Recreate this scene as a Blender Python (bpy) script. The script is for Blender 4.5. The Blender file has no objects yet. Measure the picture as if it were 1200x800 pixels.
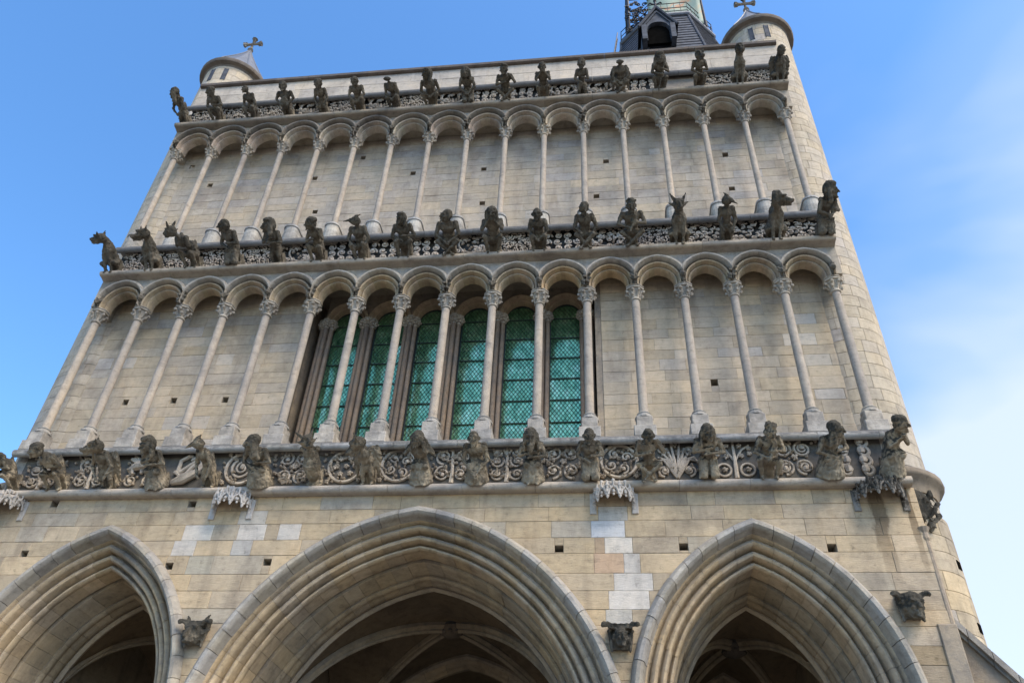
import bpy, bmesh, math, random
from mathutils import Vector, Matrix, noise
R = random.Random(7)
S = bpy.context.scene
COL = S.collection
rad = math.radians

# ------------------------------------------------------------------ camera
CAM = Vector((3.605, -13.732, 1.65)); YAW, PITCH, ROLL, FPX = -0.14462, 0.670408, 0.0537924, 926.32
cyw, syw, cp, sp = math.cos(YAW), math.sin(YAW), math.cos(PITCH), math.sin(PITCH)
FWD = Vector((syw*cp, cyw*cp, sp)); RGT = Vector((cyw, -syw, 0)); UPV = RGT.cross(FWD)
cr_, sr_ = math.cos(ROLL), math.sin(ROLL)
RG = RGT*cr_ + UPV*sr_; UP = -RGT*sr_ + UPV*cr_
cam = bpy.data.cameras.new('camera'); camo = bpy.data.objects.new('camera', cam); COL.objects.link(camo)
M3 = Matrix((RG, UP, -FWD)).transposed()
camo.matrix_world = Matrix.Translation(CAM) @ M3.to_4x4()
cam.sensor_width = 36; cam.lens = 36*FPX/1200; cam.clip_end = 5000; cam.clip_start = .1
S.camera = camo
def px(p):
    d = Vector(p)-CAM; f = d.dot(FWD)
    return (600+FPX*d.dot(RG)/f, 400-FPX*d.dot(UP)/f)

# ------------------------------------------------------------------ sky, sun, exposure
SUN_AZ, SUN_EL = 50, 52          # degrees right of the facade normal, elevation
w = bpy.data.worlds.new('World'); S.world = w; w.use_nodes = True
nt = w.node_tree; nt.nodes.clear()
def N(nt, t, **k):
    n = nt.nodes.new(t)
    for a, b in k.items():
        if a.startswith('i_'): n.inputs[a[2:].replace('_', ' ')].default_value = b
        else: setattr(n, a, b)
    return n
def ramp(nt, stops, src):
    r = nt.nodes.new('ShaderNodeValToRGB'); e = r.color_ramp.elements
    while len(e) > 1: e.remove(e[-1])
    e[0].position = stops[0][0]; e[0].color = stops[0][1]
    for p_, c_ in stops[1:]:
        q = e.new(p_); q.color = c_
    nt.links.new(src, r.inputs[0]); return r.outputs[0]
def G(v): return (v, v, v, 1)
out = N(nt, 'ShaderNodeOutputWorld'); bg = N(nt, 'ShaderNodeBackground'); bg.inputs[1].default_value = 0.10
sky = N(nt, 'ShaderNodeTexSky', sky_type='NISHITA', sun_disc=False)
sky.sun_elevation = rad(SUN_EL); sky.sun_rotation = rad(180-SUN_AZ); sky.air_density = 1.0; sky.dust_density = .6; sky.ozone_density = 1.6
tc = N(nt, 'ShaderNodeTexCoord')
mp = N(nt, 'ShaderNodeMapping'); mp.inputs['Scale'].default_value = (1.2, 1.2, 2.6); mp.inputs['Location'].default_value = (.35, 0, .2)
nt.links.new(tc.outputs['Generated'], mp.inputs[0])
no = N(nt, 'ShaderNodeTexNoise'); no.inputs['Scale'].default_value = 1.7; no.inputs['Detail'].default_value = 4; no.inputs['Roughness'].default_value = .5; no.inputs['Distortion'].default_value = .3
nt.links.new(mp.outputs[0], no.inputs[0])
# cloud bank: thick to the right and towards the horizon, thinning out overhead and to the left
dv = N(nt, 'ShaderNodeVectorMath', operation='DOT_PRODUCT'); dv.inputs[1].default_value = Vector((.80, .42, -.48)).normalized()
nt.links.new(tc.outputs['Generated'], dv.inputs[0])
ma = N(nt, 'ShaderNodeMath', operation='MULTIPLY_ADD'); ma.inputs[1].default_value = 1.5; 
nt.links.new(dv.outputs['Value'], ma.inputs[0]); nt.links.new(no.outputs['Fac'], ma.inputs[2])
cm = ramp(nt, [(.56, G(0)), (.74, G(.14)), (.90, G(.48)), (1.0, G(.78))], ma.outputs[0])
mix = N(nt, 'ShaderNodeMix', data_type='RGBA'); nt.links.new(cm, mix.inputs[0])
hs = N(nt, 'ShaderNodeHueSaturation'); hs.inputs['Saturation'].default_value = 1.24; hs.inputs['Value'].default_value = 1.95
nt.links.new(sky.outputs[0], hs.inputs['Color']); nt.links.new(hs.outputs[0], mix.inputs[6]); mix.inputs[7].default_value = (5.0, 5.5, 6.2, 1)
nt.links.new(mix.outputs[2], bg.inputs[0]); nt.links.new(bg.outputs[0], out.inputs[0])
sl = bpy.data.lights.new('sun', 'SUN'); sl.energy = 3.3; sl.angle = rad(36); sl.color = (1, .88, .72)
so = bpy.data.objects.new('sun', sl); COL.objects.link(so)
sd = Vector((math.sin(rad(SUN_AZ))*math.cos(rad(SUN_EL)), -math.cos(rad(SUN_AZ))*math.cos(rad(SUN_EL)), math.sin(rad(SUN_EL))))
so.rotation_euler = sd.to_track_quat('Z', 'Y').to_euler()
vs = S.view_settings; vs.view_transform = 'Standard'; vs.look = 'None'; vs.gamma = 1; vs.use_curve_mapping = False
vs.exposure = 0.88

# ------------------------------------------------------------------ materials
def mat(name, build):
    m = bpy.data.materials.new(name); m.use_nodes = True; t = m.node_tree; b = t.nodes['Principled BSDF']
    build(t, b); return m
def pos(t, sc):
    g = N(t, 'ShaderNodeNewGeometry'); m = N(t, 'ShaderNodeMapping'); m.inputs['Scale'].default_value = sc
    t.links.new(g.outputs['Position'], m.inputs[0]); return m.outputs[0]
def nz(t, v, scale, det=5, rough=.6, dist=0):
    n = N(t, 'ShaderNodeTexNoise'); n.inputs['Scale'].default_value = scale; n.inputs['Detail'].default_value = det
    n.inputs['Roughness'].default_value = rough; n.inputs['Distortion'].default_value = dist; t.links.new(v, n.inputs[0]); return n.outputs['Fac']
def mul(t, a, b, fac=1.0, mode='MULTIPLY'):
    m = N(t, 'ShaderNodeMix', data_type='RGBA', blend_type=mode)
    if isinstance(fac, bpy.types.NodeSocket): t.links.new(fac, m.inputs[0])
    else: m.inputs[0].default_value = fac
    for s_, i in ((a, 6), (b, 7)):
        if isinstance(s_, tuple): m.inputs[i].default_value = s_
        else: t.links.new(s_, m.inputs[i])
    return m.outputs[2]
def bump(t, b, h, st, dist=.02):
    n = N(t, 'ShaderNodeBump'); n.inputs['Strength'].default_value = st; n.inputs['Distance'].default_value = dist
    t.links.new(h, n.inputs['Height']); t.links.new(n.outputs[0], b.inputs['Normal'])
def tint(t):
    a = N(t, 'ShaderNodeAttribute'); a.attribute_name = 'tint'; return a.outputs['Color']
def stone_mat(name, stain=.5, crust=.0, crustcol=(.06, .055, .05, 1), rough=.9):
    def f(t, b):
        v = pos(t, (1, 1, 1)); vs_ = pos(t, (2.2, 2.2, .35)); vh = pos(t, (1.2, 1.2, 7))
        c = tint(t)
        oi = N(t, 'ShaderNodeObjectInfo'); c = mul(t, c, ramp(t, [(0, (.87, .87, .875, 1)), (.5, (.98, .97, .95, 1)), (1, (1.08, 1.05, 1.0, 1))], oi.outputs['Random']))
        c = mul(t, c, ramp(t, [(.3, (.66, .66, .68, 1)), (.46, G(.97)), (.56, (1.02,1,.97,1)), (.72, (1.16, 1.10, 1.0, 1))], nz(t, v, .8, 7, .6, .5)))
        c = mul(t, c, ramp(t, [(.25, G(.45)), (.42, G(.93)), (.55, G(1.0)), (.75, G(1.16))], nz(t, v, 8, 8, .72)))
        c = mul(t, c, ramp(t, [(.3, G(.80)), (.44, G(1.0)), (.75, G(1.07))], nz(t, vh, 2.2, 8, .65)))
        c = mul(t, c, (.36, .34, .33, 1), mulv(t, ramp(t, [(.50, G(0)), (.72, G(1))], nz(t, vs_, 1.0, 6, .65, .3)), stain))
        if name.startswith('ashlar'):      # dark run-off streaks below the corner canopy
            sp_ = N(t, 'ShaderNodeSeparateXYZ'); t.links.new(pos(t, (1, 1, 1)), sp_.inputs[0]); wob = nz(t, pos(t, (3, 3, 1.2)), 1.6, 5)
            for x0_, w_, zlo, k_ in ((8.42, .26, 6.7, .75), (8.98, .12, 6.9, .85), (-8.75, .3, 7.6, .5)):
                a1 = N(t, 'ShaderNodeMath', operation='ADD'); a1.inputs[1].default_value = -x0_; t.links.new(sp_.outputs[0], a1.inputs[0])
                a2 = N(t, 'ShaderNodeMath', operation='ABSOLUTE'); t.links.new(a1.outputs[0], a2.inputs[0])
                a3 = N(t, 'ShaderNodeMath', operation='MULTIPLY_ADD'); a3.inputs[1].default_value = 1/w_; t.links.new(a2.outputs[0], a3.inputs[0]); t.links.new(wob, a3.inputs[2])
                mx = ramp(t, [(.85, G(1)), (1.15, G(0))], a3.outputs[0])
                b1 = N(t, 'ShaderNodeMapRange'); b1.inputs[1].default_value = zlo; b1.inputs[2].default_value = zlo+1.5; t.links.new(sp_.outputs[2], b1.inputs[0])
                b2 = N(t, 'ShaderNodeMath', operation='LESS_THAN'); b2.inputs[1].default_value = 8.9; t.links.new(sp_.outputs[2], b2.inputs[0])
                q1 = N(t, 'ShaderNodeMath', operation='MULTIPLY'); t.links.new(mx, q1.inputs[0]); t.links.new(b1.outputs[0], q1.inputs[1])
                q2 = N(t, 'ShaderNodeMath', operation='MULTIPLY'); t.links.new(q1.outputs[0], q2.inputs[0]); t.links.new(b2.outputs[0], q2.inputs[1])
                c = mul(t, c, (.28, .25, .22, 1), mulv(t, q2.outputs[0], k_))
        if crust:
            g = N(t, 'ShaderNodeNewGeometry'); sx = N(t, 'ShaderNodeSeparateXYZ'); t.links.new(g.outputs['Normal'], sx.inputs[0])
            ad = N(t, 'ShaderNodeMath', operation='MULTIPLY_ADD'); ad.inputs[1].default_value = .35
            t.links.new(sx.outputs[2], ad.inputs[0]); t.links.new(nz(t, v, 3.2, 6, .7), ad.inputs[2])
            src = ad.outputs[0]
            if name.startswith('weathered carved'):
                tg = N(t, 'ShaderNodeTexCoord'); sg = N(t, 'ShaderNodeSeparateXYZ'); t.links.new(tg.outputs['Generated'], sg.inputs[0])
                ag = N(t, 'ShaderNodeMath', operation='MULTIPLY_ADD'); ag.inputs[1].default_value = .34; t.links.new(sg.outputs[2], ag.inputs[0]); t.links.new(src, ag.inputs[2])
                a5 = N(t, 'ShaderNodeMath', operation='ADD'); a5.inputs[1].default_value = -.09; t.links.new(ag.outputs[0], a5.inputs[0]); src = a5.outputs[0]
            c = mul(t, c, crustcol, mulv(t, ramp(t, [(.42, G(0)), (.62, G(1))], src), crust), 'MIX')
        t.links.new(c, b.inputs['Base Color']); b.inputs['Roughness'].default_value = rough
        b.inputs['Specular IOR Level'].default_value = .25
        bump(t, b, nz(t, vh if name.startswith('ash') else v, 12 if name.startswith('ash') else 26, 10, .78), .8, .025)
    return mat(name, f)
def mulv(t, s, k):
    m = N(t, 'ShaderNodeMath', operation='MULTIPLY'); m.inputs[1].default_value = k; t.links.new(s, m.inputs[0]); return m.outputs[0]
MS = stone_mat('ashlar limestone', .42)
MA = stone_mat('moulded limestone', .6, .45, (.13, .125, .12, 1))
MT = stone_mat('pale limestone shaft', .35, .3, (.15, .145, .14, 1))
MD = stone_mat('weathered cornice stone', .6, .85, (.085, .085, .085, 1))
MG = stone_mat('weathered carved limestone', .7, .95, (.035, .032, .025, 1))
MR = stone_mat('relief limestone', .4, .5, (.06, .06, .06, 1))
def flat(name, col, rough=.6, metal=0, nscale=8, amt=.25, spec=.4):
    def f(t, b):
        v = pos(t, (1, 1, 1)); c = mul(t, col+(1,), ramp(t, [(.3, G(1-amt)), (.7, G(1+amt))], nz(t, v, nscale, 5)))
        t.links.new(c, b.inputs['Base Color']); b.inputs['Roughness'].default_value = rough; b.inputs['Metallic'].default_value = metal
        b.inputs['Specular IOR Level'].default_value = spec
        bump(t, b, nz(t, v, nscale*3, 5), .3, .01)
    return mat(name, f)
MLEAD = flat('lead sheet roof', (.11, .12, .14), .55, .3)
MSLATE = flat('grey slate', (.06, .068, .085), .8, 0, 5, .45, .15)
MIRON = flat('dark iron', (.02, .02, .022), .5, .6)
MCAME = flat('lead came', (.018, .03, .03), .6, .0)
MBLACK = flat('black painted shade', (.006, .0055, .005), 1, 0, 8, .25, 0)  # near-black colour standing in for the shade inside openings
MGROUND = flat('black ground of relief', (.035, .034, .032), .95, 0, 6, .4)  # near-black backing colour behind the carved relief
MMORT = flat('lime mortar core', (.30, .26, .20), .95, 0, 12, .3)
MVAULT = stone_mat('vault plaster stone', .5)
MPAVE = flat('stone paving', (.13, .12, .105), .8, 0, 3, .25)
def glassf(t, b):
    v = pos(t, (1, 1, .8)); n = nz(t, v, 5.5, 5, .65); n2 = nz(t, pos(t, (9, 9, 2.2)), 1.6, 5, .6)
    c = mul(t, ramp(t, [(.28, (.11, .29, .15, 1)), (.5, (.26, .54, .29, 1)), (.72, (.55, .78, .48, 1))], n), ramp(t, [(.3, G(.55)), (.7, G(1.25))], n2))
    t.links.new(c, b.inputs['Base Color']); b.inputs['Roughness'].default_value = .13; b.inputs['Metallic'].default_value = .68
    bump(t, b, nz(t, v, 9, 3), .12, .02)
MGLASS = mat('green leaded glass', glassf)
def bannerf(t, b):
    g = pos(t, (1, 1, 1)); n = nz(t, g, 1.3, 3, .5, .6)
    c = ramp(t, [(.35, (.13, .21, .18, 1)), (.5, (.18, .25, .21, 1)), (.58, (.23, .25, .18, 1)), (.63, (.36, .15, .07, 1)), (.67, (.19, .25, .22, 1))], n)
    t.links.new(c, b.inputs['Base Color']); b.inputs['Roughness'].default_value = .7
MBAN = mat('printed cloth', bannerf)

# ------------------------------------------------------------------ mesh builder
WARM = (.49, .39, .265); GREY = (.39, .345, .28); PALE = (.48, .43, .37)
def vary(c, v=.08, h=.04):
    k = 1+R.uniform(-v, v); y = R.uniform(-h, h)
    return (c[0]*k*(1+y*.4), c[1]*k, c[2]*k*(1-y))
class MB:
    def __init__(s): s.v = []; s.f = []; s.t = []
    def add(s, vs, fs, t=GREY):
        o = len(s.v); s.v += [tuple(p) for p in vs]; s.f += [tuple(i+o for i in f) for f in fs]; s.t += t if isinstance(t, list) else [t]*len(vs); return s
    def box(s, x0, x1, y0, y1, z0, z1, t=GREY):
        return s.add([(x0,y0,z0),(x1,y0,z0),(x1,y1,z0),(x0,y1,z0),(x0,y0,z1),(x1,y0,z1),(x1,y1,z1),(x0,y1,z1)],
                     [(0,3,2,1),(4,5,6,7),(0,1,5,4),(1,2,6,5),(2,3,7,6),(3,0,4,7)], t)
    def cbox(s, x0, x1, y0, y1, z0, z1, t=GREY, c=.012):   # box with its front edges chamfered
        pts = lambda e, y: [(x0+e,y,z0+e),(x1-e,y,z0+e),(x1-e,y,z1-e),(x0+e,y,z1-e)]
        vs = pts(c, y0)+pts(0, y0+c)+pts(0, y1)
        fs = [(0,1,2,3)]
        for a in (0, 4): fs += [(a+i, a+4+i, a+4+(i+1)%4, a+(i+1)%4) for i in range(4)]
        return s.add(vs, fs+[(11,10,9,8)], t)
    def prism(s, poly, y0, y1, t=GREY, c=0.0, inner=None):    # poly in xz, counter-clockwise seen from -y
        n = len(poly)
        if inner: vs = [(x,y0,z) for x,z in inner]+[(x,y0+c,z) for x,z in poly]+[(x,y1,z) for x,z in poly]; k = 2
        else: vs = [(x,y0,z) for x,z in poly]+[(x,y1,z) for x,z in poly]; k = 1
        fs = [tuple(range(n))]
        for a in range(k): fs += [(a*n+i, (a+1)*n+i, (a+1)*n+(i+1)%n, a*n+(i+1)%n) for i in range(n)]
        fs.append(tuple(reversed(range(k*n, k*n+n))))
        return s.add(vs, fs, t)
    def tube(s, pts, r, n=6, t=GREY, cap=True, flat=1.0):
        pts = [Vector(p) for p in pts]; rr = r if isinstance(r, (list, tuple)) else [r]*len(pts)
        vs = []; prev = None
        for i, p in enumerate(pts):
            d = (pts[min(i+1, len(pts)-1)]-pts[max(i-1, 0)]); d = d.normalized() if d.length > 1e-9 else Vector((0,0,1))
            if prev is None: a = d.orthogonal().normalized()
            else:
                a = prev-d*prev.dot(d); a = a.normalized() if a.length > 1e-6 else d.orthogonal().normalized()
            prev = a; b = d.cross(a)
            for k in range(n):
                q = 2*math.pi*k/n; vs.append(p+(a*math.cos(q)+b*math.sin(q))*rr[i])
        m = len(pts); fs = [(i*n+k, i*n+(k+1)%n, (i+1)*n+(k+1)%n, (i+1)*n+k) for i in range(m-1) for k in range(n)]
        if cap: fs += [tuple(reversed(range(n))), tuple(range((m-1)*n, m*n))]
        return s.add(vs, fs, t)
    def lathe(s, prof, cx, cy, z0, n=16, t=GREY, a0=0.0, a1=2*math.pi):
        full = abs(a1-a0-2*math.pi) < 1e-6; m = n if full else n+1; vs = []
        for r, z in prof:
            for k in range(m):
                a = a0+(a1-a0)*k/n; vs.append((cx+r*math.cos(a), cy+r*math.sin(a), z0+z))
        fs = []
        for i in range(len(prof)-1):
            for k in range(n if full else n):
                k2 = (k+1) % m if full else k+1
                fs.append((i*m+k, i*m+k2, (i+1)*m+k2, (i+1)*m+k))
        if full: fs += [tuple(reversed(range(m))), tuple(range((len(prof)-1)*m, len(prof)*m))]
        return s.add(vs, fs, t)
    def ell(s, c, r, t=GREY, n=8, m=5, rot=None):
        vs = []; fs = []; c = Vector(c)
        if isinstance(r, (int, float)): r = (r, r, r)
        def P(x, y, z):
            q = Vector((x*r[0], y*r[1], z*r[2])); 
            if rot: q = rot @ q
            return c+q
        vs.append(P(0,0,-1))
        for i in range(1, m):
            a = -math.pi/2+math.pi*i/m
            for k in range(n):
                b = 2*math.pi*k/n; vs.append(P(math.cos(a)*math.cos(b), math.cos(a)*math.sin(b), math.sin(a)))
        vs.append(P(0,0,1)); L = len(vs)-1
        fs += [(0, 1+(k+1)%n, 1+k) for k in range(n)]
        for i in range(m-2): fs += [(1+i*n+k, 1+i*n+(k+1)%n, 1+(i+1)*n+(k+1)%n, 1+(i+1)*n+k) for k in range(n)]
        fs += [(L, 1+(m-2)*n+k, 1+(m-2)*n+(k+1)%n) for k in range(n)]
        return s.add(vs, fs, t)
    def mesh(s, name, m, smooth=False):
        me = bpy.data.meshes.new(name); me.from_pydata(s.v, [], s.f); me.materials.append(m)
        at = me.attributes.new('tint', 'FLOAT_COLOR', 'POINT')
        at.data.foreach_set('color', [q for c in s.t for q in (c[0], c[1], c[2], 1.0)])
        if smooth:
            me.polygons.foreach_set('use_smooth', [True]*len(me.polygons))
            me.set_sharp_from_angle(angle=rad(38))
        me.update(); return me
    def build(s, name, m, parent=None, smooth=False):
        return link(name, s.mesh(name, m, smooth), parent)
def link(name, me, parent=None, loc=(0,0,0), rot=None):
    o = bpy.data.objects.new(name, me); COL.objects.link(o); o.location = loc
    if rot: o.rotation_euler = rot
    if parent: o.parent = parent
    return o
def thing(o, label, cat, group=None):
    o['label'] = label; o['category'] = cat
    if group: o['group'] = group
    return o
def empty(name, loc=(0,0,0)):
    return link(name, None, None, loc)

# ------------------------------------------------------------------ ground
g = MB(); g.add([(-1500,-1500,0),(1500,-1500,0),(1500,1500,0),(-1500,1500,0)], [(0,1,2,3)]); o = g.build('ground', MPAVE); o['kind'] = 'structure'

church = empty('church_facade')
thing(church, 'tall pale limestone Gothic church front with three porches and two column galleries', 'church')

# ------------------------------------------------------------------ the three porch arches (geometry of the curve)
ARCH = [(-6.17, 2.30, 1.15, 4.95), (0.0, 3.9, .68, 4.0), (6.17, 2.30, 1.15, 4.95)]   # centre x, half width, offset c, springing z
def apex(a, o=0.0): return a[3]+math.sqrt((a[1]+a[2]-o)**2-a[2]**2)
def half(a, z, o=0.0):      # half width at height z for the curve offset inward by o; None above the apex
    r = a[1]+a[2]-o
    if z <= a[3]: return r-a[2]
    h = z-a[3]
    if h >= math.sqrt(r*r-a[2]**2): return None
    return math.sqrt(r*r-h*h)-a[2]
def regions(z, X0, X1, off=.06):
    cur = [X0]; 
    for a in ARCH:
        wv = half(a, z, off)
        cur += [a[0]-(wv or 0), a[0]+(wv or 0)]
    cur.append(X1)
    return [(cur[2*i], cur[2*i+1]) for i in range(4)]

# stones: collected first, the 300 that show largest become parts, the rest one part
STONES = []
def area(pts):
    q = [px(p) for p in pts]
    q = [(min(max(x,0),1200), min(max(y,0),800)) for x, y in q]
    return abs(sum(q[i][0]*q[(i+1)%len(q)][1]-q[(i+1)%len(q)][0]*q[i][1] for i in range(len(q))))/2
def add_stone(mb, front, parent): STONES.append((area(front), mb, parent))

def cut_course(x0, x1, forced, lo, hi):
    """list of (a, b, kind) along a course; forced = [(a,b,kind)]"""
    res = []; cur = x0
    def fill(a, b):
        if b-a < .05: return
        n = max(1, round((b-a)/R.uniform(lo, hi))); ws = [R.uniform(.6, 1.5) for _ in range(n)]; s_ = sum(ws); q = a
        for w_ in ws: res.append((q, q+(b-a)*w_/s_, None)); q += (b-a)*w_/s_
    for f in sorted(forced):
        fill(cur, f[0]); res.append(f); cur = f[1]
    fill(cur, x1); return res

J = .0022
core = MB()
def stone_poly(zs, lf, rf, y, yb, col, parent, bigcore=True):
    """stone between left edge lf(z) and right edge rf(z) sampled at zs, with a mortar core behind it"""
    L = [(lf(z), z) for z in zs]; Q = [(rf(z), z) for z in zs]
    keep = [i for i in range(len(zs)) if Q[i][0]-L[i][0] > .03]
    if len(keep) < 2: return
    L = [L[i] for i in keep]; Q = [Q[i] for i in keep]
    if bigcore: core.prism([p for p in L]+[p for p in reversed(Q)], y+.012, yb, (.33, .29, .21))
    # orient: bottom-left, bottom-right, ... counter-clockwise seen from -y
    def poly(e):
        a = [(x+e, z) for x, z in L]; b = [(x-e, z) for x, z in Q]
        z0, z1 = L[0][1]+e, L[-1][1]-e
        a = [(x, min(max(z, z0), z1)) for x, z in a]; b = [(x, min(max(z, z0), z1)) for x, z in b]
        return b+list(reversed(a)) if False else [a[0]]+b+list(reversed(a[1:]))
    m = MB(); yy = y+R.uniform(-.004, .004)
    ch = .0035 if y > .3 else .006
    m.prism(poly(J), yy, y+.05, col, ch, poly(J+ch+.001))
    add_stone(m, [(x, y, z) for x, z in poly(0)], parent)

lower_wall = MB().box(-9.1, 9.1, .66, .70, 8.85-.4, 8.80, GREY).build('porch_wall', MMORT, church)
# --- lower wall courses
ZC = [8.83, 8.53, 8.24, 7.91, 7.60, 7.23, 6.91, 6.58, 6.31, 6.0, 5.70, 5.41, 5.12, 4.82, 4.5, 4.15, 3.8]
WH = (.60, .55, .485); LG = (.50, .465, .41); PK = (.50, .36, .25)
FORCE = {1: [(3.42,3.96,LG), (-3.62,-3.05,(.55,.5,.42))], 2: [(-4.68,-4.08,WH), (-4.08,-3.56,(.40,.345,.27)), (-3.56,-3.0,WH), (-2.74,-2.30,WH), (3.28,3.90,(.62,.61,.60))],
         3: [(-4.80,-4.34,WH), (-3.6,-3.2,LG), (3.52,4.02,WH), (3.34,3.52,(.45,.33,.22))], 4: [(3.32,3.85,PK), (3.85,4.14,WH), (-4.4,-3.9,(.42,.38,.3))],
         5: [(3.66,4.34,WH)], 6: [(3.56,4.26,WH)], 7: [(3.5,3.95,(.5,.47,.42))]}
HOLES1 = [(-7.69,8.74), (-4.69,8.70), (-7.88,7.64), (-4.76,7.40), (-2.82,7.47), (2.69,7.70), (4.93,7.72), (7.49,7.69)]
for ci in range(len(ZC)-1):
    z1, z0 = ZC[ci], ZC[ci+1]; n = 6; zs = [z0+(z1-z0)*i/(n-1) for i in range(n)]
    forced = [(a, b, ('c', c)) for a, b, c in FORCE.get(ci, [])]
    for hx, hz in HOLES1:
        if z0 <= hz < z1 and not any(a-.1 < hx < b+.1 for a, b, _ in forced): forced.append((hx-.08, hx+.08, ('h', hz)))
    rg = [regions(z, -9.15, 9.15) for z in zs]
    merged = []   # join regions where the arch is wholly below the course
    for k in range(4):
        lo_ = (lambda k: (lambda z: regions(z, -9.15, 9.15)[k][0]))(k); hi_ = (lambda k: (lambda z: regions(z, -9.15, 9.15)[k][1]))(k)
        closed = k > 0 and all(abs(r_[k-1][1]-r_[k][0]) < 1e-6 for r_ in rg)
        if closed: merged[-1] = (merged[-1][0], hi_)
        else: merged.append((lo_, hi_))
    for lo_, hi_ in merged:
        xa = min(lo_(z) for z in zs); xb = max(hi_(z) for z in zs)
        if xb-xa < .05: continue
        segs = cut_course(xa, xb, [f for f in forced if f[0] >= xa-.01 and f[1] <= xb+.01], .75, 1.25)
        for a, b, kd in segs:
            col = vary(WARM, .07, .05)
            if R.random() < .05: col = vary((.43,.37,.285), .06)
            if a > 8.1 and z0 < 6.9: col = vary((.37,.30,.21), .28, .15)
            if kd and kd[0] == 'c': col = vary(kd[1], .04, .02)
            lf = lambda z, a=a, lo_=lo_: max(a, lo_(z)); rf = lambda z, b=b, hi_=hi_: min(b, hi_(z))
            if kd and kd[0] == 'h':
                zh = max(z0, min(kd[1]-.07, z1-.15)); 
                if z1-(zh+.13) > .03: stone_poly([zh+.13, z1], lf, rf, -.1, .66, col, 'porch_wall')
                if zh-z0 > .03: stone_poly([z0, zh], lf, rf, -.1, .66, col, 'porch_wall')
            else: stone_poly(zs, lf, rf, -.1, .66, col, 'porch_wall')
core.box(-9.1, 9.1, .62, .70, 8.45, 8.83)
# piers under the springings, and the rear face of the wall
for x0, x1, ztop in ((-9.15,-7.66,4.96), (-4.67,-3.1,4.0), (3.1,4.67,4.0), (7.66,9.15,4.96), (-4.67,-3.86,4.96), (3.86,4.67,4.96)):
    core.box(x0, x1, .0 if ztop > 4.5 and abs(x0+x1) < 9 else -.08, 1.75, 0 if not (abs(x0+x1) < 9 and ztop > 4.5) else 4.0, min(ztop, 3.82) if not (abs(x0+x1) < 9 and ztop > 4.5) else ztop, (.36,.31,.23))
# --- arcade walls
def arcade_wall(name, courses, y, colr, holes, opening=None, special=()):
    for ci in range(len(courses)-1):
        z0, z1 = courses[ci], courses[ci+1]
        spans = [(-9.0, 9.0)]
        if opening and z0 < opening[3]: spans = [(-9.0, opening[0]), (opening[1], 9.0)]
        for xa, xb in spans:
            forced = [(hx-.075, hx+.075, ('h', hz)) for hx, hz in holes if z0 <= hz < z1 and xa < hx < xb]
            for a, b, sz, c in special:
                if z0 <= sz < z1 and xa < a and b < xb and not any(abs((f[0]+f[1])/2-(a+b)/2) < .5 for f in forced): forced.append((a, b, ('c', c)))
            for a, b, kd in cut_course(xa, xb, forced, .62, 1.1):
                col = vary(colr, .07, .06)
                if R.random() < .05: col = vary(PALE, .05)
                if kd and kd[0] == 'c': col = vary(kd[1], .02)
                if kd and kd[0] == 'h':
                    zh = min(max(z0, kd[1]-.08), z1-.17)
                    if z1-zh-.15 > .03: stone_poly([zh+.15, z1], lambda z: a, lambda z: b, y, y+.35, col, name)
                    if zh-z0 > .03: stone_poly([z0, zh], lambda z: a, lambda z: b, y, y+.35, col, name)
                    core.box(a-.02, b+.02, y+.33, y+.36, zh-.03, zh+.17, (.05,.045,.04))
                else: stone_poly([z0, z1], lambda z, a=a: a, lambda z, b=b: b, y, y+.35, col, name)
def courses(z0, z1, h):
    n = round((z1-z0)/h); zs = [z0+(z1-z0)*i/n for i in range(n+1)]
    return [z + (R.uniform(-.03, .03) if 0 < i < n else 0) for i, z in enumerate(zs)]
H2 = [(-7.53,11.66), (-6.34,11.67), (-5.07,11.65), (5.98,11.74)]
H3 = [(-8.55,20.3), (-7.71,19.37), (-4.51,19.39), (-4.21,17.94), (-3.2,20.2), (-1.59,19.35), (.46,19.34), (.51,17.9), (3.9,19.35), (3.6,17.92), (7.14,19.33), (7.14,17.92)]
P2 = (.56, .50, .42)
arcade_wall('lower_arcade_wall', courses(10.0, 15.05, .30), .5, (.50,.42,.315), H2, (-3.6, 3.6, 0, 15.1),
            [(-8.2,-7.7,12.9,P2), (-8.7,-8.3,12.9,P2), (7.95,8.5,12.2,P2), (7.6,8.3,12.9,P2), (7.7,8.4,13.3,P2), (6.75,7.1,12.55,P2), (5.2,5.6,12.4,P2), (8.0,8.6,11.4,P2), (-5.6,-5.2,12.7,P2)])
arcade_wall('upper_arcade_wall', courses(16.05, 20.95, .29), .5, (.51,.44,.35), H3, None,
            [(-7.9,-7.6,18.3,P2), (-4.9,-4.6,18.6,P2), (-2.9,-2.6,18.9,P2), (1.9,2.1,18.9,P2), (6.0,6.5,18.4,P2), (8.2,8.6,17.5,P2), (5.1,5.4,19.7,P2), (-6.9,-6.6,17.6,P2), (1.7,2.2,17.3,P2)])
# parapet wall above the top frieze
zc = [22.40, 22.87, 23.33, 23.80]
for i in range(3):
    for a, b, kd in cut_course(-9.15, 9.15, [], 1.1, 1.8): stone_poly([zc[i], zc[i+1]], lambda z, a=a: a, lambda z, b=b: b, .1, .5, vary((.46,.415,.36), .05, .03), 'parapet')
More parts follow.
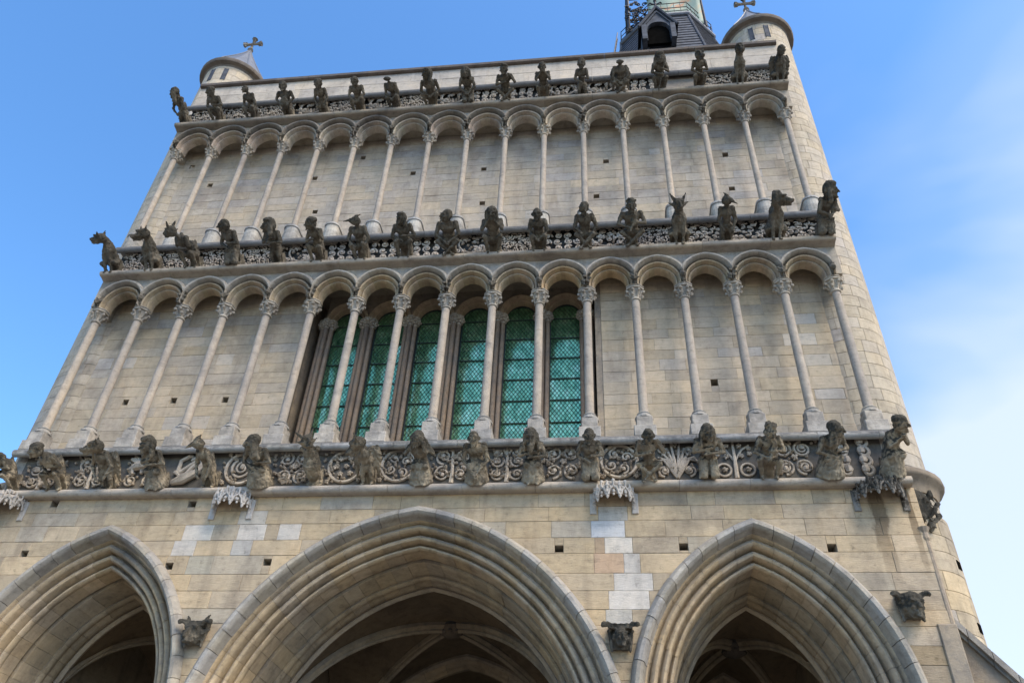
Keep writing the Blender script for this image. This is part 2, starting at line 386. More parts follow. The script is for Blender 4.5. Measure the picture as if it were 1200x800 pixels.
# --- turrets: curved blocks
def turret(cx):
    cy, r = 1.4, .97
    me = MB(); me.lathe([(r-.002, 0), (r-.002, 20.25)], cx, cy, 5.6, 64, (.30,.27,.21))
    me.lathe([(1.0, 0), (1.0, 9.2)], cx, cy, 0, 28, (.36,.31,.22))
    body = me.build('stair_turret', MMORT, church)
    z = 9.62; flip = 0
    def band(z, ztop, r, hgt, colr):
        nonlocal_flip = 0
        while z < ztop-.05:
            h = min(hgt*R.uniform(.9, 1.1), ztop-z); a = rad(-205)+R.uniform(0, .3)
            while a < rad(25):
                da = R.uniform(.38, .62); a2 = a+da; n = 4
                m = MB(); vs_ = []; col = vary(colr, .07, .05)
                if R.random() < .06: col = vary(PALE, .04)
                e = .005/r; q = .006
                for k in range(n+1):
                    aa = a+e+(a2-a-2*e)*k/n
                    for rr, zz in ((r-.03, z+J), (r-.006, z+J), (r, z+J+q), (r, z+h-J-q), (r-.006, z+h-J), (r-.03, z+h-J)):
                        vs_.append((cx+rr*math.cos(aa), cy+rr*math.sin(aa), zz))
                fs = [(k*6+i, (k+1)*6+i, (k+1)*6+i+1, k*6+i+1) for k in range(n) for i in range(5)]
                fs += [tuple(range(6)), tuple(reversed(range(n*6, n*6+6)))]
                m.add(vs_, fs, col)
                mid = (a+a2)/2
                toc = (Vector((cx+r*math.cos(mid), cy+r*math.sin(mid), z))-CAM)
                vis = -(toc.x*math.cos(mid)+toc.y*math.sin(mid))
                fr = [vs_[2], vs_[n*6+2], vs_[n*6+3], vs_[3]]
                ok = vis > 0 and (abs(cx+r*math.cos(mid)) > 9.0 or z > 23.7 or z < 9)
                STONES.append((area(fr) if ok else 0, m, 'stair_turret')); a = a2
            z += h
    band(9.62, 25.75, r+.01, .31, (.49,.43,.34))
    band(5.0, 8.6, 1.06, .34, (.50,.42,.30))
    c = MB(); c.lathe([(1.03,.10),(1.06,.22),(1.11,.32),(1.18,.37),(1.21,.42),(1.20,.50),(1.14,.55),(1.04,.60),(.96,.64)], cx, cy, 8.95, 32, vary(GREY, .03))
    c.t = [(.30,.25,.19)]*len(c.t); c.build('string_course', MA, body, True)
    c = MB(); c.lathe([(.97,-.1),(1.02,0),(1.15,.04),(1.18,.1),(1.18,.17),(1.1,.19)], cx, cy, 25.70, 36, (.16,.14,.125)); c.build('eaves', MD, body, True)
    c = MB(); prof = [(1.14,0)]+[(1.14*(1-k/12)**1.15+.02, 2.35*k/12) for k in range(1, 13)]
    c.lathe(prof, cx, cy, 25.88, 16, GREY)
    for k in range(8):
        a = 2*math.pi*k/8; c.tube([(cx+rr*math.cos(a)*1.01, cy+rr*math.sin(a)*1.01, 25.88+zz) for rr, zz in prof], .022, 5)
    c.build('cone_roof', MLEAD, body, False)
    c = MB(); c.lathe([(.03,-.25),(.05,0),(.11,.05),(.09,.12),(.05,.15),(.04,.35)], cx, cy, 28.15, 10, (.3,.28,.25))
    for d, L_ in (((1,0,0), .34), ((-1,0,0), .34), ((0,0,1), .34)):
        b0 = Vector((cx, cy, 28.62)); d = Vector(d); c.tube([b0, b0+d*.12, b0+d*.22, b0+d*L_, b0+d*(L_+.03)], [.05,.05,.06,.11,.06], 7, (.3,.28,.25))
        if d.x: c.tube([b0+d*.28+Vector((0,0,-.12)), b0+d*.28+Vector((0,0,.12))], .045, 6, (.3,.28,.25))
    c.build('finial_cross', MG, body, True)
    for a, zz in ((-38, 7.62), (-36, 6.5)) if cx > 0 else ():
        ra = rad(a); m = MB(); m.box(-.08,.08,-.01,.1,0,.16,(.03,.03,.03)); rot = Matrix.Rotation(ra+math.pi/2, 3, 'Z')
        m.v = [tuple(rot @ Vector(v)+Vector((cx+1.06*math.cos(ra), cy+1.06*math.sin(ra), zz))) for v in m.v]; m.build('socket_shade', MBLACK, body)  # solid near-black block, paints the shade inside a putlog hole
    for a in ((-104, -76) if cx < 0 else (-112, -84)):
        ra = rad(a); rot = Matrix.Rotation(ra+math.pi/2, 3, 'Z')
        m = MB(); m.box(-.055,.055,-.012,.05,0,.62,(.05,.06,.08)); m.box(-.075,-.055,-.02,.05,-.02,.64,(.4,.37,.3)); m.box(.055,.075,-.02,.05,-.02,.64,(.4,.37,.3))
        m.v = [tuple(rot @ Vector(v)+Vector((cx+(r+.012)*math.cos(ra), cy+(r+.012)*math.sin(ra), 24.85))) for v in m.v]
        m.build('slit_window', MSLATE, body)
    return body
turret(-9.10); turret(9.03)

# ---- emit stones
core.build('wall_core', MMORT, church)
PAR = {'porch_wall': lower_wall}
for nm in ('lower_arcade_wall', 'upper_arcade_wall', 'parapet'):
    q = {'lower_arcade_wall': (.84,.86,10.0,15.05,8.9), 'upper_arcade_wall': (.84,.86,16.05,20.95,8.9), 'parapet': (.49,.52,22.4,23.8,9.1)}[nm]
    m = MB()
    if nm == 'lower_arcade_wall':
        m.box(-q[4], -3.62, q[0], q[1], q[2], q[3]); m.box(3.62, q[4], q[0], q[1], q[2], q[3])
    else: m.box(-q[4], q[4], q[0], q[1], q[2], q[3])
    PAR[nm] = m.build(nm, MMORT, church)
turs = [o for o in COL.objects if o.name.startswith('stair_turret')]
STONES.sort(key=lambda s: -s[0]); rest = MB()
for i, (a_, m, p) in enumerate(STONES):
    if i < 300:
        par = PAR.get(p) or (turs[0] if m.v[0][0] < 0 else turs[1])
        m.build('stone', MS, par)
    else: rest.add(m.v, m.f, m.t[0])
o = rest.build('stonework', MS, church); o['kind'] = 'stuff'

# ------------------------------------------------------------------ archivolts of the porches, voussoir by voussoir
def arc_pt(a, o, s, t):
    r = a[1]+a[2]-o; am = math.acos(a[2]/r); q = am*t
    return a[0]+s*(r*math.cos(q)-a[2]), a[3]+r*math.sin(q)
HOOD = [(-.03,.02),(-.03,-.13),(.0,-.22),(.05,-.27),(.11,-.275),(.155,-.235),(.17,-.17),(.175,-.09),(.20,-.03),(.20,.02)]
ORD1 = [(.15,.10),(.17,-.01),(.20,-.025),(.225,.0),(.235,.07),(.265,.10),(.275,.03),(.30,-.01),(.34,-.025),(.375,.0),(.395,.05),(.39,.13),(.41,.22),(.43,.21),(.435,.15),(.455,.115),(.49,.10),(.525,.12),(.545,.17),(.54,.25),(.555,.34),(.575,.33),(.58,.28),(.605,.25),(.635,.25),(.66,.285),(.665,.345),(.645,.40),(.655,.43),(.655,.72),(.45,.735),(.15,.73)]
ORD2 = [(.35,.78),(.695,.78),(.71,.80),(.71,1.30),(.725,1.33),(.735,1.31),(.775,1.30),(.81,1.34),(.815,1.42),(.79,1.47),(.80,1.50),(.82,1.54),(.83,1.62),(.82,1.70),(.78,1.75),(.45,1.75)]
def voussoirs(a, prof, n, gap, name, parent, sub=3, matl=MA, col=WARM):
    for s in (-1, 1):
        for i in range(n):
            t0, t1 = i/n, (i+1)/n; m = MB(); vs_ = []; c = vary(col, .10, .07); dy = R.uniform(-.006, .006); do = R.uniform(-.005, .005)
            e = gap/(a[1]*1.4)
            ts = [t0+e+(t1-t0-2*e)*k/sub for k in range(sub+1)]
            if i == n-1: ts[-1] = 1.0
            for t in ts:
                for o_, y in prof:
                    x, z = arc_pt(a, o_+do, s, t); vs_.append((x, y+dy, z))
            P_ = len(prof); fs = []
            for k in range(sub):
                for j in range(P_):
                    q = (k*P_+j, k*P_+(j+1)%P_, (k+1)*P_+(j+1)%P_, (k+1)*P_+j)
                    fs.append(q if s > 0 else tuple(reversed(q)))
            cap0 = tuple(reversed(range(P_))); cap1 = tuple(range(sub*P_, sub*P_+P_))
            fs += [cap0, cap1] if s > 0 else [tuple(reversed(cap0)), tuple(reversed(cap1))]
            m.add(vs_, fs, c); m.build(name, matl, parent, True)
for ai, a in enumerate(ARCH):
    big = ai == 1
    p = MB()
    for s in (-1, 1):      # engaged jamb shafts down to the ground carry the mouldings
        for o_, y in ((.34,.06),(.49,.19),(.63,.34),(.79,1.4)):
            x, z = arc_pt(a, o_, s, 0); p.tube([(x, y, 0), (x, y, a[3])], .06, 8, WARM)
    ar = p.build('porch_arch', MA, church, True)
    k = 17 if big else 11
    voussoirs(a, HOOD, k, .004, 'hood_stone', ar, 3, MA, (.41,.38,.33))
    voussoirs(a, ORD1, k-1, .0022, 'voussoir', ar, 3, MA, WARM)
    voussoirs(a, ORD2, k-1, .0025, 'voussoir', ar, 3, MA, (.36,.295,.205))

# ------------------------------------------------------------------ porch interior: vaults, ribs, inner arches, rear wall
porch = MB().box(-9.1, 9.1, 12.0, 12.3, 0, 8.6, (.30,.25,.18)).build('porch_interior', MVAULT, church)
YA, YB = 1.75, 6.3
def prof1(u, hw, c, zs):      # pointed barrel height at offset u from its axis
    r = hw+c; v = min(abs(u)+c, r); return zs+math.sqrt(max(r*r-v*v, 0))
for (xc, hw, cx_) in ((-6.17, 1.48, 1.9), (0, 3.08, .5), (6.17, 1.48, 1.9)):
    for (y0, y1) in ((YA, YB), (6.9, 12.0)):
        yc, hy = (y0+y1)/2, (y1-y0)/2
        if xc == 0: c1, zs = .66, 4.06; top = zs+math.sqrt((hw+c1)**2-c1**2)
        else: c1, zs = 1.17, 4.99; top = zs+math.sqrt((hw+c1)**2-c1**2)
        # profile along y with the same rise
        rise = top-zs; c2 = max((rise*rise-hy*hy)/(2*hy), 0)
        fy = (lambda v: zs+rise*math.sqrt(max(1-(abs(v)/hy)**2, 0))) if c2 == 0 else (lambda v: prof1(v, hy, c2, zs))
        fx = lambda u: prof1(u, hw, c1, zs)
        n = 28; m = MB(); vs_ = []
        for j in range(n+1):
            for i in range(n+1):
                u = hw*(2*i/n-1); v = hy*(2*j/n-1); vs_.append((xc+u, yc+v, max(fx(u), fy(v))+.0))
        fs = [(j*(n+1)+i, (j+1)*(n+1)+i, (j+1)*(n+1)+i+1, j*(n+1)+i+1) for j in range(n) for i in range(n)]
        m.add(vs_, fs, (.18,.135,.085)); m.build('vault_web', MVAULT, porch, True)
        rb = MB()
        for s in (-1, 1):
            pts = []
            for k in range(41):
                u = hw*(k/20-1); v = s*hy*(k/20-1); pts.append((xc+u, yc+v, max(fx(u), fy(v))-.05))
            rb.tube(pts, .10, 8, (.32,.26,.18)); rb.tube([(x, y, z-.12) for x, y, z in pts], .055, 8, (.34,.28,.20))
        for yy in (y0+.05, y1-.05):
            rb.tube([(xc+hw*(k/12-1), yy, fx(hw*(k/12-1))-.04) for k in range(25)], .08, 6, (.40,.33,.24))
        rb.build('vault_rib', MA, porch, True)
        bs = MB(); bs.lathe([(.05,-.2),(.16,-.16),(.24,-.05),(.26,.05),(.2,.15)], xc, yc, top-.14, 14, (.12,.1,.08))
        for k in range(8):
            q = k*math.pi/4; bs.ell((xc+.2*math.cos(q), yc+.2*math.sin(q), top-.22), (.07,.07,.06), (.12,.1,.08), 6, 4)
        bs.build('vault_boss', MD, porch, True)
    # transverse arch between the two depths of the porch
    a = (xc, hw+.0, .66 if xc == 0 else 1.17, 4.06 if xc == 0 else 4.99)
    voussoir_prof = [(-.1,6.3),(.10,6.3),(.16,6.34),(.2,6.42),(.18,6.5),(.26,6.54),(.26,6.68),(.18,6.72),(.2,6.8),(.16,6.88),(.10,6.92),(-.1,6.92)]
    voussoirs(a, voussoir_prof, 9, .004, 'inner_voussoir', porch, 3, MA, (.38,.31,.22))
wl = MB()
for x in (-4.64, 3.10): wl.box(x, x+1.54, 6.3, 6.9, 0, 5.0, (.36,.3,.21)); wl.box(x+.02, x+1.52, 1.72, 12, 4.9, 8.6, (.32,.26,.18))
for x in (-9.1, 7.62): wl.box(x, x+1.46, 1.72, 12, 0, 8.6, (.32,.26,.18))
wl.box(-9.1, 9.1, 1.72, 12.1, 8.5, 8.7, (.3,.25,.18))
for xc, hw in ((-6.17,1.0), (0,1.9), (6.17,1.0)):     # dark door-shaped slabs on the rear wall
    a = (xc, hw, .7, 3.2); pl = [(xc-hw, 0), (xc+hw, 0)]+[arc_pt(a, 0, 1, t/8) for t in range(9)]+[arc_pt(a, 0, -1, 1-t/8) for t in range(1, 9)]
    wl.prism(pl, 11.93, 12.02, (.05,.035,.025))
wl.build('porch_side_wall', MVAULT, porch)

# ------------------------------------------------------------------ string courses, cornices and friezes
def run(prof, x0, x1, name, step=1.25, matl=MD, col=GREY, gap=.003, ends=0):
    m = MB(); x = x0
    while x < x1-.01:
        nx = min(x+step*R.uniform(.75, 1.25), x1); 
        if x1-nx < .3: nx = x1
        c = vary(col, .08, .04); P_ = len(prof); dz = R.uniform(-.003, .003)
        vs_ = [(x+gap, y, z+dz) for y, z in prof]+[(nx-gap, y, z+dz) for y, z in prof]
        fs = [(j, (j+1)%P_, P_+(j+1)%P_, P_+j) for j in range(P_)]+[tuple(reversed(range(P_))), tuple(range(P_, 2*P_))]
        m.add(vs_, fs, c); x = nx
    return m.build(name, matl, church, True)
def rollprof(yf, zc, r, back=.1, under=None, top=None):
    pre = [(back, zc-r*.9)] if under is None else [(back, under), (-.06, under), (yf+r+.02, zc-r*.6)]
    return pre+[(yf+r-r*math.sin(a), zc-r*math.cos(a)) for a in [rad(q) for q in (0,22,45,67,90,112,135,158,180)]]+[(back, zc+r*.95 if top is None else top)]
run(rollprof(-.30, 8.905, .085), -9.1, 9.1, 'string_course', matl=MT, col=(.44,.39,.33))
run(rollprof(-.30, 9.89, .09, .9, 9.95, 9.985), -9.05, 9.05, 'string_course', matl=MD, col=(.40,.385,.36))
CORN = lambda z0, z1: [(.1,z0-.04),(-.17,z0-.03),(-.23,z0-.01),(-.30,z0+.01),(-.36,z0+.01),(-.40,z0+.035),(-.41,z0+.06),(-.41,z1-.05),(-.38,z1-.02),(.1,z1)]
run(CORN(14.98, 15.15), -9.0, 9.0, 'cornice', 1.6, MA, (.40,.35,.29))
run(CORN(21.14, 21.32), -9.0, 9.0, 'cornice', 1.6, MA, (.30,.265,.22))
run(rollprof(-.30, 16.03, .095, .9, 16.20, 16.24), -9.0, 9.0, 'string_course', 1.4, MD, (.17,.17,.175))
run(rollprof(-.25, 22.32, .10, .5, 22.47, 22.52), -9.0, 9.0, 'string_course', 1.4, MD, (.15,.15,.155))
run([(.55,23.8),(.04,23.8),(.0,23.83),(-.01,23.92),(.05,23.97),(.5,24.0)], -9.15, 9.15, 'coping', 1.3, MD, (.13,.11,.10))
run([(.12,8.98),(-.05,8.98),(-.05,9.95),(.12,9.95)], -9.05, 9.05, 'frieze_backing', 2, MA, (.33,.30,.26))
run([(.12,15.1),(.05,15.1),(.05,16.20),(.12,16.20)], -9.0, 9.0, 'frieze_backing', 2, MGROUND)
run([(.12,21.25),(.05,21.25),(.05,22.47),(.12,22.47)], -9.0, 9.0, 'frieze_backing', 2, MGROUND)

# ------------------------------------------------------------------ arcade arches
RING = [(.66,.20),(.665,-.07),(.66,-.19),(.63,-.235),(.59,-.235),(.565,-.20),(.56,-.10),(.545,-.03),(.52,-.03),(.51,-.11),(.49,-.14),(.465,-.12),(.455,-.04),(.44,.03),(.425,-.02),(.395,-.025),(.38,.02),(.375,.05),(.375,.22)]
def ring_mesh(name, n=9, seed=0, colr=(.42,.38,.32), clampx=.548, prof=RING, matl=MA, c=.05, lowz=-.13, sub=2, hood=None):
    m = MB(); rr = random.Random(seed)
    for i in range(n):
        k_ = 1+rr.uniform(-.1, .1); col = (colr[0]*k_, colr[1]*k_*(1+rr.uniform(-.03,.03)), colr[2]*k_)
        for sgn_half in (0,):
            vs_ = []; ts = [(i+.012+(.976)*k/sub)/n for k in range(sub+1)]
            if i == 0: ts[0] = 0
            if i == n-1: ts[-1] = 1
            if i == 0: ts = [-1]+ts
            if i == n-1: ts = ts+[2]
            for t in ts:
                for r, y in prof:
                    tt = min(max(t, 0), 1); s = -1 if tt < .5 else 1; u = tt*2 if tt < .5 else (1-tt)*2
                    am = math.acos(c/(r+c)); q = am*u; x = s*((r+c)*math.cos(q)-c); z = (r+c)*math.sin(q)
                    if t < 0 or t > 1: z = lowz
                    vs_.append((max(-clampx, min(clampx, x)), y, z))
            P_ = len(prof); K = len(ts)-1
            fs = [(k*P_+j, (k+1)*P_+j, (k+1)*P_+(j+1)%P_, k*P_+(j+1)%P_) for k in range(K) for j in range(P_)]
            fs += [tuple(range(P_)), tuple(reversed(range(K*P_, K*P_+P_)))]
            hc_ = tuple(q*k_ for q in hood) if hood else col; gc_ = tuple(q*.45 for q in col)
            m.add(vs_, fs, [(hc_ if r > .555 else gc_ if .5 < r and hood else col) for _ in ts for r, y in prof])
    return m.mesh(name, matl, True)
Z1, Z2 = 14.17, 20.42
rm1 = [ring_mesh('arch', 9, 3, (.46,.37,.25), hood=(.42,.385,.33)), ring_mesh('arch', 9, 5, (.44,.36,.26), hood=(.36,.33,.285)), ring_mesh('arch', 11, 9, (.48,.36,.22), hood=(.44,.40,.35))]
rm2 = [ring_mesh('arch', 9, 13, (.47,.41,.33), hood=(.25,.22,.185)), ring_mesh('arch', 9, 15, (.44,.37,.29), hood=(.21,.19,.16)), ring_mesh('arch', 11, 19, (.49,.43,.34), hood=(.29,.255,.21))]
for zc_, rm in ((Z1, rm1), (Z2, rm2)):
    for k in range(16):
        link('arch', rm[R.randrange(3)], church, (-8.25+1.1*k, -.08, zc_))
# spandrels filling between arch backs and cornice
sp_ = MB()
for zc_, zt in ((Z1, 14.96), (Z2, 21.12)):
    for k in range(16):
        xc = -8.25+1.1*k; r = .60
        pts = []
        for j in range(13):
            x = -.55+1.1*j/12; pts.append((xc+x, zc_+math.sqrt(max(r*r-x*x, 0))))
        for j in range(12):
            (xa, za), (xb, zb) = pts[j], pts[j+1]; sp_.prism([(xa, za), (xb, zb), (xb, zt), (xa, zt)], -.17, .16, vary((.36,.33,.29), .05))
    for s in (-1, 1): sp_.box(min(s*8.8,s*9.0), max(s*8.8,s*9.0), -.17, .5, zc_-.05, zt, GREY)
sp_.box(-9.0, 9.0, .12, .84, 15.06, 16.18, GREY); sp_.box(-9, 9, .12, .84, 20.98, 22.4, GREY)
sp_.build('spandrel_wall', MA, church)

# ------------------------------------------------------------------ columns
def shaft_mesh(r, z0, z1, n=18):
    m = MB(); prof = []; zz = z0
    prof = [(r*1.03, z0), (r*1.01, z0+.4), (r, (z0+z1)/2), (r*.97, z1)]
    m.lathe(prof, 0, 0, 0, n, (.38,.335,.285)); return m.mesh('column', MT, True)
def cap_mesh(seed, r, h):
    rr = random.Random(seed); m = MB(); c = (.44,.40,.34)
    m.lathe([(r,.0),(r*1.25,.012),(r*1.3,.03),(r*1.22,.05),(r*1.02,.06),(r*1.05,.12),(r*1.2,h*.45),(r*1.5,h*.64),(r*1.75,h*.74)], 0, 0, 0, 14, c)
    for tier, (zz, ro, nn, sz) in enumerate(((h*.42, r*1.55, 6, .034), (h*.66, r*1.95, 8, .042))):
        for k in range(nn):
            if rr.random() < .1: continue
            a = 2*math.pi*(k+tier*.5+rr.uniform(-.1,.1))/nn; ca, sa = math.cos(a), math.sin(a)
            m.tube([(r*1.02*ca, r*1.02*sa, .07+tier*.04), (ro*.72*ca, ro*.72*sa, zz*.75), (ro*.98*ca, ro*.98*sa, zz), (ro*1.12*ca, ro*1.12*sa, zz-.01), (ro*1.08*ca, ro*1.08*sa, zz-.05)], [.022,.03,.035,.036,.02], 5, c)
            m.ell((ro*1.08*ca, ro*1.08*sa, zz-.015), (sz*rr.uniform(.8,1.25),)*2+(sz*.9,), c, 6, 4)
    m.lathe([(r*1.7,h*.74),(r*2.25,h*.79),(r*2.3,h*.86),(r*2.15,h*.89),(r*2.15,h*.92),(r*2.35,h*.95),(r*2.35,h)], 0, 0, 0, 8, c, math.pi/8, math.pi/8+2*math.pi)
    return m.mesh('capital', MR, True)
def base1():
    m = MB(); c = (.43,.40,.36)
    m.cbox(-.22,.22,-.23,.22,0,.25,c,.012); m.cbox(-.165,.165,-.17,.18,.252,.50,(.40,.37,.33),.012)
    m.lathe([(.185,0),(.19,.03),(.17,.06),(.135,.075),(.13,.10),(.145,.12),(.12,.15)], 0, 0, .50, 14, (.42,.4,.37)); return m.mesh('column_base', MR, False)
def base2():
    m = MB(); c = (.40,.39,.37); n = 8
    pts = [(-.19,.3),(-.19,-.06)]+[(-.19*math.cos(math.pi*k/n), -.06-.15*math.sin(math.pi*k/n)) for k in range(1, n)]+[(.19,-.06),(.19,.3)]
    for z0, z1, s in ((0,.36,1.0),(.365,.58,.96),(.58,.64,1.06)):
        vs_ = [(x*s, y*s if y < 0 else y, z0) for x, y in pts]+[(x*s, y*s if y < 0 else y, z1) for x, y in pts]; L = len(pts)
        m.add(vs_, [(j, (j+1)%L, L+(j+1)%L, L+j) for j in range(L)]+[tuple(reversed(range(L))), tuple(range(L, 2*L))], vary(c, .1))
    m.lathe([(.17,0),(.175,.03),(.13,.06),(.12,.09)], 0, 0, .64, 14, c); return m.mesh('column_base', MR, False)
sh1, sh2 = shaft_mesh(.094, 10.55, 13.70), shaft_mesh(.080, 16.7, 20.02)
c1s = [cap_mesh(i, .094, .38) for i in (1, 2, 3)]; c2s = [cap_mesh(i, .083, .38) for i in (4, 5, 6)]
b1, b2 = base1(), base2()
for k in range(17):
    x = -8.8+1.1*k
    for sh, cs, b, zb, zcap in ((sh1, c1s, b1, 9.985, 13.68), (sh2, c2s, b2, 16.06, 19.98)):
        co = link('column', sh, church, (x, 0, 0))
        link('capital', R.choice(cs), co, (0, 0, zcap), (0, 0, R.uniform(-.2,.2))); link('column_base', b, co, (0, 0, zb))

# ------------------------------------------------------------------ windows behind the lower arcade
JB = MB()
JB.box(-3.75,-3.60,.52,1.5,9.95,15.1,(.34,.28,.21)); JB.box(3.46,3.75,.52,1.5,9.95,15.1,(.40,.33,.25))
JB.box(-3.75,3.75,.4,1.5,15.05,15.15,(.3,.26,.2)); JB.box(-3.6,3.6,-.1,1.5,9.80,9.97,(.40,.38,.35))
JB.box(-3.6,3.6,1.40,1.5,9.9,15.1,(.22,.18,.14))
JB.build('window_recess', MA, church)
WR = [(.55,.30),(.55,-.12),(.50,-.15),(.47,-.11),(.46,-.04),(.44,-.02),(.42,-.05),(.395,-.03),(.385,.03),(.385,.30)]
wring = ring_mesh('window_arch', 7, 11, (.42,.32,.22), .548, WR, MA, .05, -.05)
ZS = 14.27
for k in range(6):
    xc = -2.75+1.1*k
    fr = MB(); t = .035
    fr.box(-.40,-.40+t,1.13,1.19,9.98,ZS,(.02,.03,.03)); fr.box(.40-t,.40,1.13,1.19,9.98,ZS,(.02,.03,.03)); fr.box(-.4,.4,1.13,1.19,9.98,10.03,(.02,.03,.03))
    fr.tube([( -.385*math.cos(math.pi*j/16), 1.16, ZS+.40*math.sin(math.pi*j/16)) for j in range(17)], .022, 4)
    win = link('window', fr.mesh('window', MCAME), church, (xc, 0, 0))
    wa = link('window_arch', wring, win, (0, 1.0, ZS))
    sp2 = MB(); n = 12
    for j in range(n):
        xa, xb = -.55+1.1*j/n, -.55+1.1*(j+1)/n; f_ = lambda x: ZS+math.sqrt(max(.53**2-x*x, 0))
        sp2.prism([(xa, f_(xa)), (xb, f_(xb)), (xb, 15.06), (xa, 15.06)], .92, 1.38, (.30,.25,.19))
    sp2.build('window_head', MA, win)
    zz = [10.03, 10.62, 11.22, 11.82, 12.42, 13.02, 13.62, 14.22]
    def xh(z): return .385 if z <= ZS else math.sqrt(max(.385**2-(z-ZS)**2*.92, 0))
    for i in range(len(zz)):
        z0 = zz[i]; z1 = zz[i+1] if i+1 < len(zz) else ZS+.40
        zs = [z0+(z1-z0)*j/6 for j in range(7)]
        pl = [(-xh(z), z) for z in reversed(zs)]+[(xh(z), z) for z in zs]
        if i+1 == len(zz): pl = pl[1:] 
        m = MB(); m.prism(pl, 1.165, 1.175); po = m.build('pane', MGLASS, win)
        if i: sb = MB(); sb.tube([(-.385,1.14,z0),(.385,1.14,z0)], .014, 6); sb.build('saddle_bar', MCAME, win)
    la = MB(); slope = 1.45; dx = .095
    for s in (-1, 1):
        q = -8.0
        while q < 8:
            pts = []
            for j in range(180):
                z = 10.03+(ZS+.4-10.03)*j/179; x = q+s*(z-12.3)/slope
                if abs(x) <= xh(z): pts.append((x, 1.150, z))
            if len(pts) > 2: la.tube([pts[0], pts[-1]], .0050, 3, cap=False)
            q += dx
    o = la.build('lead_lattice', MCAME, win); o['kind'] = 'stuff'
mcap = cap_mesh(21, .052, .26)
for k in range(7):
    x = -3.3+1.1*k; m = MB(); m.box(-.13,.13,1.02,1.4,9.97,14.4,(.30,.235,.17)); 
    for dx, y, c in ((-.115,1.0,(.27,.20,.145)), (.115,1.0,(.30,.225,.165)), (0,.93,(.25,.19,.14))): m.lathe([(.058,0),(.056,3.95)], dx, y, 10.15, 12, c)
    for dx, y in ((-.115,1.0), (.115,1.0), (0,.93)): m.lathe([(.12,0),(.12,.1),(.09,.13),(.1,.16),(.07,.2)], dx, y, 9.97, 10, (.42,.36,.28))
    xx = x if 0 < k < 6 else x*.985
    mo = link('mullion', m.mesh('mullion', MA, True), church, (xx, 0, 0))
    for dx, y in ((-.115,1.0), (.115,1.0), (0,.93)): link('capital', mcap, mo, (dx, y, 14.02))

# ------------------------------------------------------------------ carved frieze panels
LT = (.50,.44,.36)
def spiral(m, cx, cz, r, turns, d, a0, w=.028, y=-.11, t=LT, end=.18):
    n = int(14*turns)+4; pts = []; rr = []
    for i in range(n+1):
        u = i/n; a = a0+d*u*turns*2*math.pi; q = r*(1-u*(1-end)); pts.append((cx+q*math.cos(a), y-.02*u, cz+q*math.sin(a))); rr.append(w*(1-.35*u))
    m.tube(pts, rr, 6, t); m.ell(pts[-1], (w*1.9, w*1.5, w*1.9), t, 7, 4)
def leaf(m, x, z, s, a, t=LT, y=-.12, rr=R):
    for da, q in ((0,1.0), (1.0,.75), (-1.0,.75), (2.1,.55), (-2.1,.55)):
        aa = a+da; m.ell((x+math.cos(aa)*s*.55*q, y-rr.uniform(0,.02), z+math.sin(aa)*s*.55*q), (s*.52*q, .035, s*.30), t, 7, 4, Matrix.Rotation(-aa, 3, 'Y'))
    m.ell((x, y-.03, z), (s*.2,.03,s*.2), t, 6, 4)
